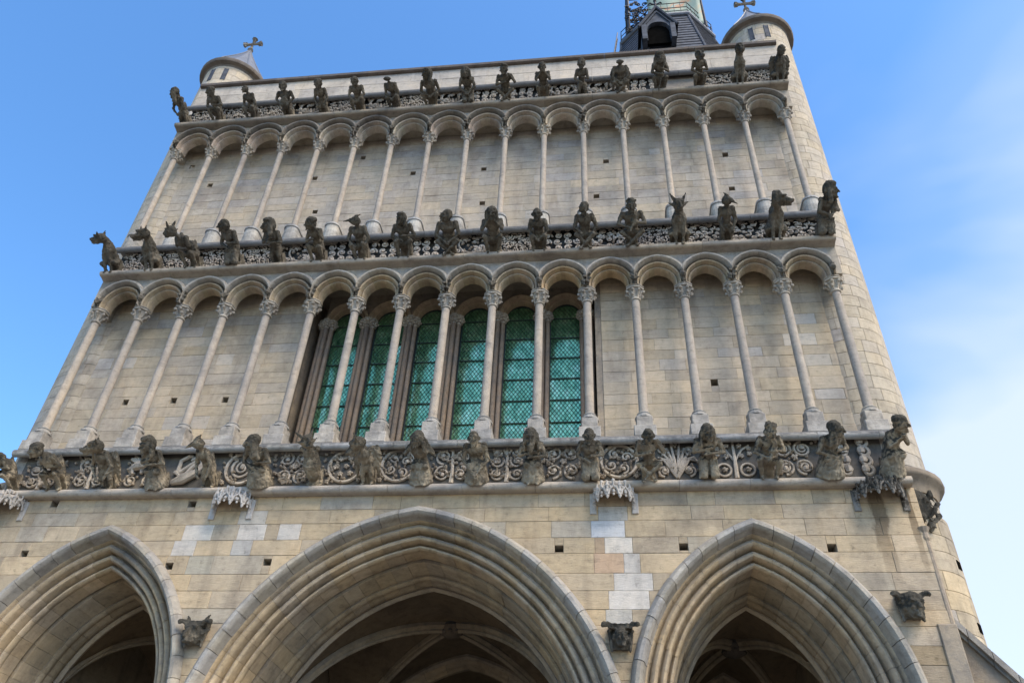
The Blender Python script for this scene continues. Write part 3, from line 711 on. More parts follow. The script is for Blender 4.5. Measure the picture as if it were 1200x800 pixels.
def panel1(kind, seed):
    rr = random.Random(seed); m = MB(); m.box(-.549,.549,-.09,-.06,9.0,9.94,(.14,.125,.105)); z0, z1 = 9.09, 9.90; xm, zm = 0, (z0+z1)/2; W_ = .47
    def fillv(n, s=.055, avoid=()):
        n = int(n*2.3); s *= .9
        for _ in range(n):
            x, z = rr.uniform(-W_, W_), rr.uniform(z0+.05, z1-.05)
            if all((x-a)**2+(z-b)**2 > c*c for a, b, c in avoid): leaf(m, x, z, s*rr.uniform(.8,1.3), rr.uniform(0, 6.3), rr=rr)
    def stem(h=.8, w=.035): m.tube([(0,-.10,z0), (.01,-.13,z0+.25), (-.01,-.12,z0+h*.95)], [w*1.5,w,w*.8], 6, LT)
    if kind == 'tree':
        stem()
        for s in (-1, 1):
            for zz, r in ((z0+.17,.14), (z0+.45,.13), (z0+.66,.09)):
                m.tube([(0,-.11,zz-.08),(s*.08,-.12,zz+.05)], .024, 5, LT); spiral(m, s*.2, zz, r, 1.4, s, math.pi if s > 0 else 0, .024); leaf(m, s*.2, zz, .06, rr.uniform(0,6), rr=rr)
        fillv(34, .042)
    elif kind in ('volute', 'vine'):
        stem(.55 if kind == 'volute' else .8)
        for s in (-1, 1):
            spiral(m, s*.185, z0+.2, .17, 1.5, -s, math.pi/2, .027); spiral(m, s*.18, z0+.58, .17, 1.4, s, -math.pi/2, .027)
        fillv(34 if kind == 'volute' else 44, .043)
    elif kind == 'beast':
        spiral(m, -.18, z0+.17, .15, 1.5, 1, math.pi/2, .027); spiral(m, .19, z0+.17, .15, 1.5, -1, math.pi/2, .027)
        m.tube([(-.32,-.1,z0+.42),(-.1,-.16,z0+.48),(.14,-.18,z0+.5),(.26,-.16,z0+.62),(.32,-.15,z0+.7)], [.04,.10,.11,.06,.05], 8, LT)
        for k in range(4): m.tube([(-.05,-.16,z0+.52),(-.14-.05*k,-.14,z0+.66),(-.3+.03*k,-.12,z0+.80-.06*k)], [.05,.04,.015], 6, LT)
        for q in (-.2, .0, .18): m.tube([(q,-.15,z0+.46),(q+.04,-.16,z0+.30)], [.045,.03], 6, LT)
        fillv(20, .045)
    elif kind == 'twins':
        for s in (-1, 1):
            m.tube([(-.34,-.11,z0+.10),(-.1,-.17,z0+.16+.04*s),(.16,-.17,z0+.30),(.30,-.14,z0+.52+.1*s),(.12,-.14,z0+.70),(-.05*s,-.13,z0+.60)], [.06,.085,.08,.07,.055,.04], 8, LT)
            m.tube([(-.3,-.1,z0+.3),(-.18*s-.1,-.13,z0+.6),(-.1,-.13,z0+.72)], [.05,.045,.05], 7, LT)
        m.tube([(-.35,-.12,z0+.35),(-.15,-.14,z0+.2),(.05,-.13,z0+.5)], .045, 6, LT)
    elif kind in ('ring', 'leafring', 'swirl'):
        r = .35; m.tube([(r*math.cos(2*math.pi*k/28), -.12, zm+r*math.sin(2*math.pi*k/28)) for k in range(29)], .036, 6, LT, cap=False)
        if kind == 'ring': spiral(m, 0, zm, .24, 1.9, 1, 2.2, .03); leaf(m, 0, zm, .08, 1, rr=rr); fillv(18, .04, [(0, zm, .16)])
        elif kind == 'leafring':
            for k in range(6): leaf(m, .19*math.cos(k*1.05), zm+.19*math.sin(k*1.05), .085, k*1.05+1.2, rr=rr)
            leaf(m, 0, zm, .08, 0, rr=rr); fillv(26, .045)
        else:
            for k in range(4): spiral(m, .17*math.cos(k*1.57+.5), zm+.17*math.sin(k*1.57+.5), .12, 1.0, 1, k*1.57, .026)
            fillv(34, .043)
        for sx in (-1, 1):
            for sz in (-1, 1): leaf(m, sx*.33, zm+sz*.33, .07, rr.uniform(0,6), rr=rr)
    elif kind == 'scrolls4' or kind == 'spirals4':
        for sx in (-1, 1):
            for sz in (-1, 1): spiral(m, sx*.185, zm+sz*.19, .165, 2.0 if kind == 'spirals4' else 1.3, sx*sz, math.pi/2*sz, .027 if kind != 'spirals4' else .03)
        leaf(m, 0, zm, .1, .7, rr=rr); 
        fillv(40 if kind == 'scrolls4' else 14, .042)
    elif kind == 'palm':
        for s in (-1, 1):
            for k in range(5): m.tube([(0,-.11,z0+.02),(s*(.04+.05*k),-.14,z0+.4),(s*(.08+.09*k),-.12,z1-.04-.1*k)], [.035,.03,.022], 6, LT)
            spiral(m, s*.24, z0+.17, .12, 1.5, s, -math.pi/2, .026); spiral(m, s*.27, z0+.62, .10, 1.3, -s, -math.pi/2, .024)
        fillv(26, .042)
    elif kind == 'ringtree':
        m.tube([(0,-.10,z0),(0,-.14,z0+.4),(.0,-.12,z1-.03)], [.05,.034,.025], 6, LT)
        for s in (-1, 1):
            r = .13; m.tube([(s*.22+r*math.cos(2*math.pi*k/18), -.12, z0+.17+r*math.sin(2*math.pi*k/18)) for k in range(19)], .025, 6, LT, cap=False); leaf(m, s*.22, z0+.17, .08, .3, rr=rr)
            m.tube([(0,-.12,z0+.35),(s*.15,-.12,z0+.6),(s*.3,-.12,z0+.7)], .024, 5, LT)
            for q in ((.15,.47),(.3,.5),(.12,.7),(.3,.62)): leaf(m, s*q[0], z0+q[1], .075, rr.uniform(0,6), rr=rr)
    else:   # big leaves
        for s in (-1, 1):
            for k in range(4):
                z = z0+.10+.20*k; spiral(m, s*.19, z, .12, .95, -s, math.pi*.5+.5*s, .045, -.12, LT, .45)
    return m.mesh('carved_panel', MR, True)
kinds = ['tree','volute','beast','twins','ring','scrolls4','leafring','swirl','vine','tree','scrolls4','swirl','palm','ringtree','spirals4','leaves']
for k, kd in enumerate(kinds): link('carved_panel', panel1(kd, 50+k), church, (-8.25+1.1*k, .03, 0))
def panel2(seed, z0, z1, style):
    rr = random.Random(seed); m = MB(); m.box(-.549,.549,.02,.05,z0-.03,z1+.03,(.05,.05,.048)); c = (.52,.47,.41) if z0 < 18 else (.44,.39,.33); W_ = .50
    if style == 0:     # crowded leaf rosettes
        nx, nzz = 9, 8
        for i in range(nx):
            for j in range(nzz):
                x = -W_+2*W_*(i+.5*(j%2)+rr.uniform(-.15,.15))/(nx-.5); z = z0+.06+(z1-z0-.12)*(j+rr.uniform(-.15,.15))/(nzz-1); s = rr.uniform(.045,.07); a = rr.uniform(0,6.3)
                yy = -.05-rr.uniform(0,.05); m.tube([(x+s*.8*math.cos(a+q), yy-.012*q, z+s*.8*math.sin(a+q)) for q in (0,.8,1.6,2.4,3.2,4.0)], [.017,.02,.02,.018,.015,.010], 5, c)
                m.ell((x+s*.5*math.cos(a), yy-.02, z+s*.5*math.sin(a)), (s*.55,.025,s*.3), c, 6, 4, Matrix.Rotation(-a-.7, 3, 'Y'))
                m.tube([(x, .03, z), (x, -.06, z)], .018, 4, (.25,.24,.22))
    elif style == 1:   # scroll rings
        for i in range(4):
            for j in range(4):
                x = -W_+.12+.25*i+rr.uniform(-.02,.02); z = z0+.1+(z1-z0-.2)*j/3; spiral(m, x, z, .105, rr.uniform(1.1,1.6), rr.choice((-1,1)), rr.uniform(0,6.3), .024, -.06, c); leaf(m, x, z, .04, rr.uniform(0,6), c, -.06, rr)
    elif style == 3:   # flowing scrolls
        zm = (z0+z1)/2; r = (z1-z0)/2-.08
        m.tube([(r*1.2*math.cos(2*math.pi*k/24), -.07, zm+r*math.sin(2*math.pi*k/24)) for k in range(25)], .026, 5, c, cap=False)
        for _ in range(24): spiral(m, rr.uniform(-W_+.06, W_-.06), rr.uniform(z0+.1, z1-.1), rr.uniform(.05,.09), 1.1, rr.choice((-1,1)), rr.uniform(0,6.3), .02, -.06, c)
        for _ in range(45): leaf(m, rr.uniform(-W_, W_), rr.uniform(z0+.06, z1-.06), .045, rr.uniform(0,6), c, -.06, rr)
    else:              # round knobs with cupped leaves
        nx, nzz = 7, 6
        for i in range(nx):
            for j in range(nzz):
                x = -W_+.05+2*(W_-.05)*(i+.5*(j%2))/(nx-.5)+rr.uniform(-.02,.02); z = z0+.08+(z1-z0-.16)*j/(nzz-1)+rr.uniform(-.045,.045); x += rr.uniform(-.04,.04)
                a = rr.uniform(0,6.3); s = rr.uniform(.045,.065); m.tube([(x+s*math.cos(a+q), -.06-.012*q, z+s*.85*math.sin(a+q)) for q in (0,.8,1.6,2.4,3.2,4.0,4.6)], [.018,.022,.024,.022,.02,.016,.012], 5, c); m.ell((x, -.07, z), (s*.6, .03, s*.4), c, 7, 4, Matrix.Rotation(rr.uniform(-.5,.5), 3, 'Y'))
                m.tube([(x, .03, z), (x, -.05, z)], .02, 4, (.25,.24,.22)); m.ell((x+.04, -.09, z-.03), (.03,.03,.02), c, 6, 4)
    return m.mesh('carved_panel', MR, True)
st2 = [0,0,0,0,3,1,1,1,3,0,1,3,0,2,2,2]; st3 = [0,0,0,3,0,3,0,3,1,1,3,3,1,None,2,0]
pm = {(s, v): panel2(100+s*5+v, 15.36, 16.20, s) for s in (0,1,2,3) for v in (0,1)}
pm3 = {(s, v): panel2(200+s*5+v, 21.70, 22.46, s) for s in (0,1,2,3) for v in (0,1)}
for k in range(16):
    link('carved_panel', pm[(st2[k], k%2)], church, (-8.25+1.1*k, 0, 0))
    if st3[k] is not None: link('carved_panel', pm3[(st3[k], k%2)], church, (-8.25+1.1*k, 0, 0))
    else: link('carved_panel', MB().cbox(-.5,.5,-.04,.03,21.5,22.44,(.24,.21,.18)).mesh('carved_panel', MA), church, (-8.25+1.1*k, 0, 0))

# ------------------------------------------------------------------ carved figures (one continuous voxel skin each)
JOBS = []
def cap_(m, p0, p1, r0, r1=None):
    r1 = r0 if r1 is None else r1; p0, p1 = Vector(p0), Vector(p1)
    m.tube([p0, p0.lerp(p1, .5), p1], [r0, (r0+r1)/2, r1], 8); m.ell(p0, r0, n=8, m=6); m.ell(p1, r1, n=8, m=6)
def head(m, kind, c, yaw, s=1.0, tilt=0):
    Rm = Matrix.Rotation(yaw, 3, 'Z') @ Matrix.Rotation(tilt, 3, 'X'); c = Vector(c)
    def E(p, r): m.ell(c+Rm @ (Vector(p)*s), tuple(q*s for q in r), rot=Rm, n=10, m=7)
    def C(p0, p1, a, b): cap_(m, c+Rm @ (Vector(p0)*s), c+Rm @ (Vector(p1)*s), a*s, b*s)
    if kind in ('human','hood','longhair','curly','bald','beard','cap','scream'):
        E((0,0,0), (.082,.098,.108)); E((0,-.03,-.06), (.06,.07,.06))
        C((0,-.095,.025), (0,-.125,-.025), .014, .020)                      # nose
        C((-.05,-.085,.035), (.05,-.085,.035), .015, .015)                  # brow
        E((-.045,-.08,-.025), (.024,.02,.022)); E((.045,-.08,-.025), (.024,.02,.022))
        E((0,-.095,-.098), (.03,.025,.022))
        if kind == 'scream': C((-.03,-.1,-.045), (.03,-.1,-.045), .011, .011); C((-.025,-.1,-.078), (.025,-.1,-.078), .010, .010)
        else: C((-.026,-.098,-.062), (.026,-.098,-.062), .011, .011)
        E((-.085,0,-.01), (.016,.026,.035)); E((.085,0,-.01), (.016,.026,.035))
        if kind == 'hood': E((0,.035,.02), (.115,.105,.135)); C((-.1,.02,0), (-.1,.0,-.14), .035, .05); C((.1,.02,0), (.1,.0,-.14), .035, .05); E((0,.0,.10), (.09,.09,.05))
        if kind in ('longhair','beard'):
            E((0,.02,.04), (.098,.105,.092))
            for s_ in (-1, 1): C((s_*.085,0,.03), (s_*.10,-.01,-.17), .032, .03); C((s_*.07,.04,0), (s_*.10,.05,-.2), .04, .035)
        if kind == 'beard': C((0,-.09,-.09), (0,-.10,-.20), .05, .02); C((-.04,-.08,-.08), (-.03,-.09,-.17), .03, .015); C((.04,-.08,-.08), (.03,-.09,-.17), .03, .015)
        if kind == 'curly':
            rr = random.Random(3)
            for _ in range(34):
                a, b = rr.uniform(0,6.28), rr.uniform(.1,1.5); q = Vector((math.cos(a)*math.cos(b), math.sin(a)*math.cos(b), math.sin(b)))
                if q.y < -.55 and q.z < .55: continue
                E((q.x*.09, q.y*.10+.01, q.z*.10+.02), (.026,.026,.026))
        if kind == 'cap': E((0,.01,.055), (.095,.105,.07)); C((-.09,-.02,.03), (.09,-.02,.03), .018, .018)
        if kind == 'human': E((0,.025,.03), (.092,.098,.098))
    elif kind == 'skull':
        E((0,.01,.02), (.088,.10,.10)); C((-.05,-.085,.04), (.05,-.085,.04), .014, .014); E((-.055,-.07,-.03), (.022,.03,.02)); E((.055,-.07,-.03), (.022,.03,.02)); C((0,-.08,.03), (0,-.10,-.01), .012, .012)
        E((0,-.06,-.09), (.042,.05,.022)); E((0,-.07,-.055), (.038,.045,.016))
    elif kind in ('dog','lion','wolf'):
        E((0,.02,0), (.10,.11,.10)); C((0,-.06,-.01), (0,-.19,-.035), .062, .042); E((0,-.215,-.02), (.028,.022,.02))
        C((0,-.05,-.085), (0,-.17,-.10), .038, .024); C((-.045,-.08,.055), (-.055,-.03,.07), .025, .02); C((.045,-.08,.055), (.055,-.03,.07), .025, .02)
        for s_ in (-1, 1): C((s_*.075,.02,.07), (s_*.10,.04,.14 if kind != 'lion' else .09), .03, .012)
        if kind == 'lion':
            rr = random.Random(8)
            for k in range(22):
                a = 2*math.pi*k/22; E((math.cos(a)*.115, .05+rr.uniform(-.02,.02), math.sin(a)*.12-.01), (.035,.06,.035))
    elif kind == 'bird':
        E((0,.01,0), (.078,.10,.085)); C((0,-.07,0), (0,-.19,-.06), .040, .010); C((-.04,-.06,.03), (.04,-.06,.03), .018, .018); C((0,.0,.08), (0,.07,.13), .03, .012)
    elif kind == 'horned':
        E((0,.01,0), (.10,.10,.11)); C((-.06,-.06,.05), (.06,-.06,.05), .024, .024); C((0,-.09,.02), (0,-.13,-.03), .024, .03); E((0,-.08,-.085), (.06,.05,.03)); E((0,-.07,-.045), (.055,.05,.012))
        for s_ in (-1, 1): C((s_*.07,0,.08), (s_*.13,.03,.17), .034, .014); C((s_*.1,0,0), (s_*.16,.03,.03), .03, .012)
    elif kind == 'stump': E((0,.02,-.02), (.09,.09,.05))
def figure(hd='human', yaw=0., legs='squat', arms='knees', wings=False, wide=1.0, hunch=0., tall=1.0, tilt=0., seed=0, turn=0., hs=1.24):
    rr = random.Random(seed); m = MB(); j = lambda a=.012: rr.uniform(-a, a); W_ = wide*1.08; hunch += .35
    # root block and spine
    m.box(-.12,.12,.04,.24,-.06,.22); m.ell((0,.12,.36), (.09,.09,.26))
    hipz = .30; chest = Vector((j(), -.03-hunch*.1, .60)); neck = Vector((chest.x, -.05-hunch*.14, .715))
    if legs == 'paws':
        m.ell((0,.04,.30), (.15*W_,.17,.22)); m.ell((0,-.01,.52), (.14*W_,.15,.20)); cap_(m, (0,0,.62), (0,-.06,.76), .11, .085)
        for s in (-1, 1):
            cap_(m, (s*.10,-.07,.50), (s*.075,-.13,.22), .062, .045); cap_(m, (s*.075,-.13,.22), (s*.07,-.15,.03), .042, .04); m.ell((s*.07,-.19,.015), (.05,.075,.035))
            cap_(m, (s*.13,.05,.24), (s*.17,-.08,.20), .085, .07); cap_(m, (s*.17,-.08,.20), (s*.15,.0,.03), .055, .035); m.ell((s*.155,-.05,.012), (.04,.07,.03))
    else:
        m.ell((0,.03,hipz), (.145*W_,.13,.13)); m.ell((0,.0,.45), (.125*W_,.11,.16)); m.ell(chest, (.155*W_,.115,.15)); cap_(m, chest+Vector((0,.01,.06)), neck, .075, .052)
        for s in (-1, 1): m.ell((chest.x+s*.14*W_, chest.y, chest.z+.07), (.062,.062,.06))
    if legs == 'squat':
        for s in (-1, 1):
            k = Vector((s*.145*W_+j(), -.20, .34+j(.03))); f = Vector((s*.11+j(), -.12, .03)); cap_(m, (s*.08,0,.26), k, .085, .062); cap_(m, k, f, .058, .038); m.ell(f+Vector((0,-.05,-.01)), (.04,.075,.03))
    elif legs == 'cross':
        for s in (-1, 1):
            k = Vector((s*.17*W_, -.17, .30)); f = Vector((-s*.07, -.20-.03*s, .05)); cap_(m, (s*.08,0,.26), k, .085, .06); cap_(m, k, f, .055, .036); m.ell(f+Vector((-s*.03,-.04,-.02)), (.05,.06,.03))
    elif legs == 'robe':
        m.tube([(0,.0,.42),(0,-.04,.28),(0,-.06,.12),(0,-.06,.0)], [.12*W_,.165*W_,.185*W_,.20*W_], 14)
        for k in range(9):
            a = rad(200+k*17.5); cap_(m, (.135*W_*math.cos(a), -.03+.12*math.sin(a), .40), (.19*W_*math.cos(a+j(.1)), -.06+.19*math.sin(a), .02), .018, .026)
        for s in (-1, 1): m.ell((s*.08,-.25,.01), (.04,.06,.028))
        for s in (-1, 1): m.ell((s*.09*W_,-.15,.33), (.075,.08,.08))
    elif legs == 'kneel':
        for s in (-1, 1): cap_(m, (s*.075,-.02,.34), (s*.09,-.20,.10), .095, .08); cap_(m, (s*.09,-.18,.08), (s*.08,.0,.02), .07, .05)
        for k in range(6): cap_(m, ((-.12+.048*k)*W_, -.13, .34), ((-.14+.056*k)*W_, -.25, .06), .018, .016)
    elif legs == 'stand':
        for s in (-1, 1): cap_(m, (s*.07,0,.30), (s*.085,-.05,.17), .078, .058); cap_(m, (s*.085,-.05,.17), (s*.085,-.03,.02), .052, .036); m.ell((s*.085,-.09,.01), (.04,.075,.028))
    elif legs == 'vase':
        m.tube([(0,0,.62),(0,-.03,.50),(0,-.05,.36),(0,-.04,.16),(0,-.03,.05)], [.11,.14,.175,.12,.08], 14); m.ell((0,-.03,.0), (.16,.14,.06))
    def arm(s, e, h, r=.045):
        sh = Vector((chest.x+s*.15*W_, chest.y-.01, chest.z+.07)); e = Vector(e); h = Vector(h); cap_(m, sh, e, r*1.25, r); cap_(m, e, h, r*.95, r*.68)
        d = (h-e).normalized(); m.ell(h+d*.025, (.036,.034,.04))
        sd = d.cross(Vector((0,0,1))); sd = sd.normalized() if sd.length > .01 else Vector((1,0,0))
        for q in (-1.5,-.5,.5,1.5): cap_(m, h+d*.03+sd*q*.014, h+d*(.085-abs(q)*.006)+sd*q*.016+Vector((0,.01,-.01)), .0115, .009)
        cap_(m, h+d*.01, h+d*.045+Vector((-s*.035,-.012,.0)), .012, .009)
    C_ = chest
    if legs != 'paws':
        if arms == 'knees': [arm(s, (s*.21*W_, -.13, .47), (s*.13*W_, -.25, .38)) for s in (-1, 1)]
        elif arms == 'between': [arm(s, (s*.20*W_, -.13, .44), (s*.03, -.22, .28)) for s in (-1, 1)]
        elif arms == 'belly': [arm(s, (s*.22*W_, -.10, .46), (s*.05, -.19, .43+.04*s)) for s in (-1, 1)]
        elif arms == 'chest': arm(-1, (-.21*W_,-.10,.48), (.02,-.19,.56)); arm(1, (.22*W_,-.10,.47), (-.02,-.20,.47))
        elif arms == 'pray': [arm(s, (s*.18*W_, -.16, .50), (s*.022, -.23, .64)) for s in (-1, 1)]
        elif arms == 'face': [arm(s, (s*.18*W_, -.20, .50), (s*.03, -.20, .73)) for s in (-1, 1)]
        elif arms == 'hair': arm(-1, (-.23*W_,-.10,.55), (-.13,-.12,.74)); arm(1, (.23*W_,-.10,.55), (.15,-.10,.76))
        elif arms == 'oneup': arm(-1, (-.20*W_,-.14,.46), (.0,-.22,.50)); arm(1, (.24*W_,-.12,.50), (.14,-.18,.68))
        elif arms == 'down': [arm(s, (s*.21*W_, -.08, .44), (s*.10, -.20, .25)) for s in (-1, 1)]
        elif arms == 'reach': arm(-1, (-.20*W_,-.14,.46), (-.10,-.24,.36)); arm(1, (.23*W_,-.08,.46), (.08,-.16,.20))
        elif arms == 'child':
            [arm(s, (s*.22*W_, -.12, .47), (s*.06, -.23, .45+.05*s)) for s in (-1, 1)]
            m.ell((.05,-.20,.50), (.08,.07,.10)); m.ell((.06,-.22,.62), (.052,.055,.06)); cap_(m, (.02,-.24,.44), (-.04,-.27,.33), .035, .025)
        elif arms == 'mask':
            [arm(s, (s*.20*W_, -.10, .42), (s*.08, -.22, .26)) for s in (-1, 1)]; head(m, 'human', (0,-.22,.16), 0, .9)
        elif arms == 'book': arm(-1, (-.2*W_,-.12,.47), (-.05,-.22,.5)); arm(1, (.2*W_,-.12,.47), (.07,-.22,.45)); m.box(-.09,.09,-.27,-.22,.42,.56)
        elif arms == 'shield':
            m.ell((0,-.17,.40), (.13,.05,.20)); [arm(s, (s*.22*W_, -.10, .50), (s*.12, -.20, .36)) for s in (-1, 1)]
        elif arms == 'staff': cap_(m, (-.05,-.25,.0), (.10,-.22,.62), .022); arm(-1, (-.2*W_,-.14,.48), (.03,-.23,.42)); arm(1, (.22*W_,-.12,.48), (.09,-.22,.54))
    if wings:
        for s in (-1, 1):
            for k in range(5): cap_(m, (s*.12,.06,.64-.03*k), (s*(.26-.012*k),.06,.50-.10*k), .045, .030)
            m.ell((s*.19,.08,.46), (.09,.05,.24))
    hc = neck+Vector((0,-.045-hunch*.06,.115 if legs != 'paws' else .09)); head(m, hd, hc, yaw, hs, tilt)
    if turn:
        for i, v in enumerate(m.v):
            k = min(max((v[2]-.1)/.4, 0), 1)
            q = Matrix.Rotation(turn*k, 3, 'Z') @ Vector(v) if v[1] < .12 else Vector(v); m.v[i] = tuple(q)
    m.v = [(x, y, z*tall) for x, y, z in m.v]
    return m
def job(m, name, voxel, amp, seed, cb): JOBS.append((m, name, voxel, amp, seed, cb))
LEFT, RIGHT = -1.15, 1.15     # head turned to the viewer's left / right
ROWS = []
A = lambda lab, **k: (lab, k)
ROWS.append((9.08, -.16, rad(46), 1.03, 'carved figures along the lowest frieze', [
 A('dog-faced gargoyle cut by the left edge of the picture on the lowest frieze', hd='dog', yaw=LEFT, legs='squat', arms='belly', hunch=.4, turn=-.5),
 A('hunched dark gargoyle folding its arms, second from left on the lowest frieze', hd='cap', yaw=LEFT*.7, legs='squat', arms='belly', hunch=.9, turn=-.3),
 A('winged beast-headed gargoyle on thin legs above the left porch arch', hd='wolf', yaw=LEFT*.8, legs='stand', arms='down', wings=True, turn=-.3),
 A('robed gargoyle with clasped hands beside the winged beast relief, lowest frieze', hd='hood', yaw=-.4, legs='robe', arms='chest', turn=-.2),
 A('slim dark hooded gargoyle leaning left between entwined figures and roundel', hd='bird', yaw=LEFT*.8, legs='stand', arms='down', wide=.85, turn=-.5),
 A('big shaggy-haired gargoyle with a pale face turned left, lowest frieze', hd='longhair', yaw=LEFT*.8, legs='robe', arms='belly', wide=1.15, turn=-.2, hs=1.3),
 A('beast-headed gargoyle with a vase-shaped body on the lowest frieze', hd='horned', yaw=.7, legs='vase', arms='none', wide=.9, tilt=-.4),
 A('winged beast gargoyle bending its broken head left beside the big ring relief', hd='wolf', yaw=LEFT, legs='stand', arms='none', wings=True, hunch=1.2, tilt=.5),
 A('robed woman gargoyle raising both hands to her long hair under the windows', hd='longhair', yaw=-.3, legs='robe', arms='hair'),
 A('screaming gargoyle in a robe holding a small carved face in its lap', hd='scream', yaw=0, legs='robe', arms='mask', wide=1.02),
 A('long-haired bearded gargoyle in a draped robe below the last but one window column', hd='beard', yaw=0, legs='robe', arms='chest', wide=.98, hs=1.25),
 A('open-mouthed monkey-like gargoyle with hands on its belly right of the windows', hd='scream', yaw=0, legs='kneel', arms='belly', wide=.92),
 A('bare gargoyle with crossed legs and one hand to its chin, lowest frieze', hd='bald', yaw=.1, legs='cross', arms='oneup', tilt=.3, hunch=.5),
 A('long-haired robed gargoyle kneeling above the right porch arch', hd='longhair', yaw=.3, legs='kneel', arms='chest', wide=1.1),
 A('curly-headed gargoyle hugging a small animal above the right porch arch', hd='curly', yaw=.2, legs='squat', arms='child', tilt=.35),
 A('long-haired woman gargoyle in a flowing dress leaning right, lowest frieze', hd='longhair', yaw=RIGHT*.7, legs='robe', arms='belly', wide=1.15, turn=.4),
 A('cloaked praying gargoyle at the right corner of the lowest frieze', hd='cap', yaw=RIGHT*.7, legs='robe', arms='pray', turn=.5, tall=1.08)]))
ROWS.append((15.24, -.24, rad(50), 1.08, 'carved figures along the middle frieze', [
 A('snarling dog gargoyle jutting out against the sky, middle frieze left end', hd='dog', yaw=LEFT, legs='paws', turn=-.6, tilt=-.1, tall=.94),
 A('pointed-eared wolf gargoyle with paws together, second from left on middle frieze', hd='wolf', yaw=-.4, legs='paws', turn=-.2),
 A('round-backed ape gargoyle with hands at its mouth on the middle frieze', hd='horned', yaw=LEFT, legs='squat', arms='face', hunch=1.4, turn=-.5, wide=1.1),
 A('slender gargoyle with folded arms sitting upright on knotted legs, middle frieze', hd='bald', yaw=-.7, legs='kneel', arms='belly', wide=.9, turn=-.3, tall=1.08),
 A('hooded gargoyle wrapped in a cloak, fifth from left on the middle frieze', hd='hood', yaw=-.7, legs='stand', arms='chest', turn=-.3),
 A('round-headed gargoyle hugging one raised knee with its face turned left', hd='cap', yaw=LEFT, legs='squat', arms='oneup', turn=-.3, wide=.85),
 A('cap-wearing gargoyle with a raised snout and a hand on its knee, middle frieze', hd='bird', yaw=LEFT, legs='squat', arms='reach', turn=-.3, tilt=-.3),
 A('seated gargoyle with arms crossed on its belly and knees apart, middle frieze', hd='hood', yaw=-.5, legs='squat', arms='belly', wide=1.02, hs=1.0),
 A('broad-shouldered gargoyle looking up left with hands between its knees', hd='human', yaw=-.8, legs='cross', arms='between', wide=1.12, tilt=-.2),
 A('long-haired gargoyle covering its mouth with both hands, middle frieze', hd='longhair', yaw=0, legs='squat', arms='face', wide=1.1),
 A('small bare-chested gargoyle with short hair resting its hands on its knees', hd='bald', yaw=0, legs='squat', arms='between', wide=.88, tall=.93),
 A('skull-faced gargoyle with tilted head and one long arm hanging down', hd='skull', yaw=-.4, legs='cross', arms='reach', wide=.95, tilt=.15),
 A('curly-haired gargoyle holding a child to its chest with ankles crossed', hd='curly', yaw=0, legs='cross', arms='child', wide=1.15),
 A('horned bull gargoyle with shaggy chest standing on hind legs, middle frieze', hd='horned', yaw=.2, legs='paws', wide=1.02, hs=1.25),
 A('thin bird-headed gargoyle with narrow neck, third from right on middle frieze', hd='bird', yaw=.9, legs='stand', arms='down', wide=.72),
 A('lion gargoyle sitting on straight forelegs beside the last column, middle frieze', hd='lion', yaw=RIGHT*.7, legs='paws', turn=.3),
 A('hooded gargoyle clutching a small figure at the right end of middle frieze', hd='hood', yaw=RIGHT*.7, legs='kneel', arms='child', turn=.5, tall=1.1)]))
ROWS.append((21.40, -.24, rad(53), 1.0, 'carved figures along the top frieze', [
 A('long-haired gargoyle leaning out against the sky, top frieze left end', hd='longhair', yaw=LEFT, legs='stand', arms='between', turn=-.5, tall=1.05),
 A('seated gargoyle with flat cap and folded arms, second from left on top frieze', hd='cap', yaw=-.4, legs='squat', arms='belly', turn=-.2),
 A('small-headed gargoyle in a short cloak, third from left on top frieze', hd='bald', yaw=-.5, legs='squat', arms='down', wide=.85, turn=-.3, hs=.95),
 A('broad gargoyle holding a mossy oval shield before its belly, top frieze', hd='human', yaw=0, legs='stand', arms='shield', wide=1.05),
 A('narrow gargoyle with a rectangular head and arms at its sides, top frieze', hd='cap', yaw=-.2, legs='stand', arms='down', wide=.8),
 A('seated round-headed gargoyle holding its knees, sixth from left on top frieze', hd='bald', yaw=-.2, legs='squat', arms='knees', wide=.95),
 A('broken gargoyle with a flat stump of a head bent left, top frieze', hd='stump', yaw=-.5, legs='squat', arms='between', hunch=.9, wide=.9, turn=-.3),
 A('bulky hunched gargoyle clasping its thighs with face hidden, top frieze', hd='hood', yaw=-.8, legs='squat', arms='between', hunch=1.2, wide=1.15),
 A('long-faced gargoyle kneeling with both hands in its lap, top frieze', hd='longhair', yaw=0, legs='kneel', arms='between', wide=.95),
 A('curly-headed gargoyle sitting cross-legged with hand at its chin, top frieze', hd='curly', yaw=-.3, legs='cross', arms='oneup', wide=1.05),
 A('stocky gargoyle with both hands at its mouth and hollow lap, top frieze', hd='bald', yaw=.3, legs='squat', arms='face', wide=.95),
 A('slim upright gargoyle with arms on its belly left of the clock tower', hd='human', yaw=-.2, legs='stand', arms='belly', wide=.72),
 A('headless square-shouldered gargoyle with folded wings, top frieze', hd='stump', yaw=0, legs='cross', arms='between', wings=True, wide=.95),
 A('hooded gargoyle leaning on a stick under the dormer of the tower', hd='hood', yaw=0, legs='squat', arms='staff', wide=.95),
 A('small bear-like gargoyle sitting up on broad haunches beside a plain frieze panel', hd='dog', yaw=.3, legs='squat', arms='belly', wide=.82, hunch=.2),
 A('tall lion-like gargoyle standing highest, second from right on top frieze', hd='lion', yaw=.2, legs='paws', wide=.85, tall=1.14, hs=.9),
 A('round-headed winged gargoyle at the right end of the top frieze', hd='bald', yaw=.4, legs='paws', wings=True, wide=.9)]))
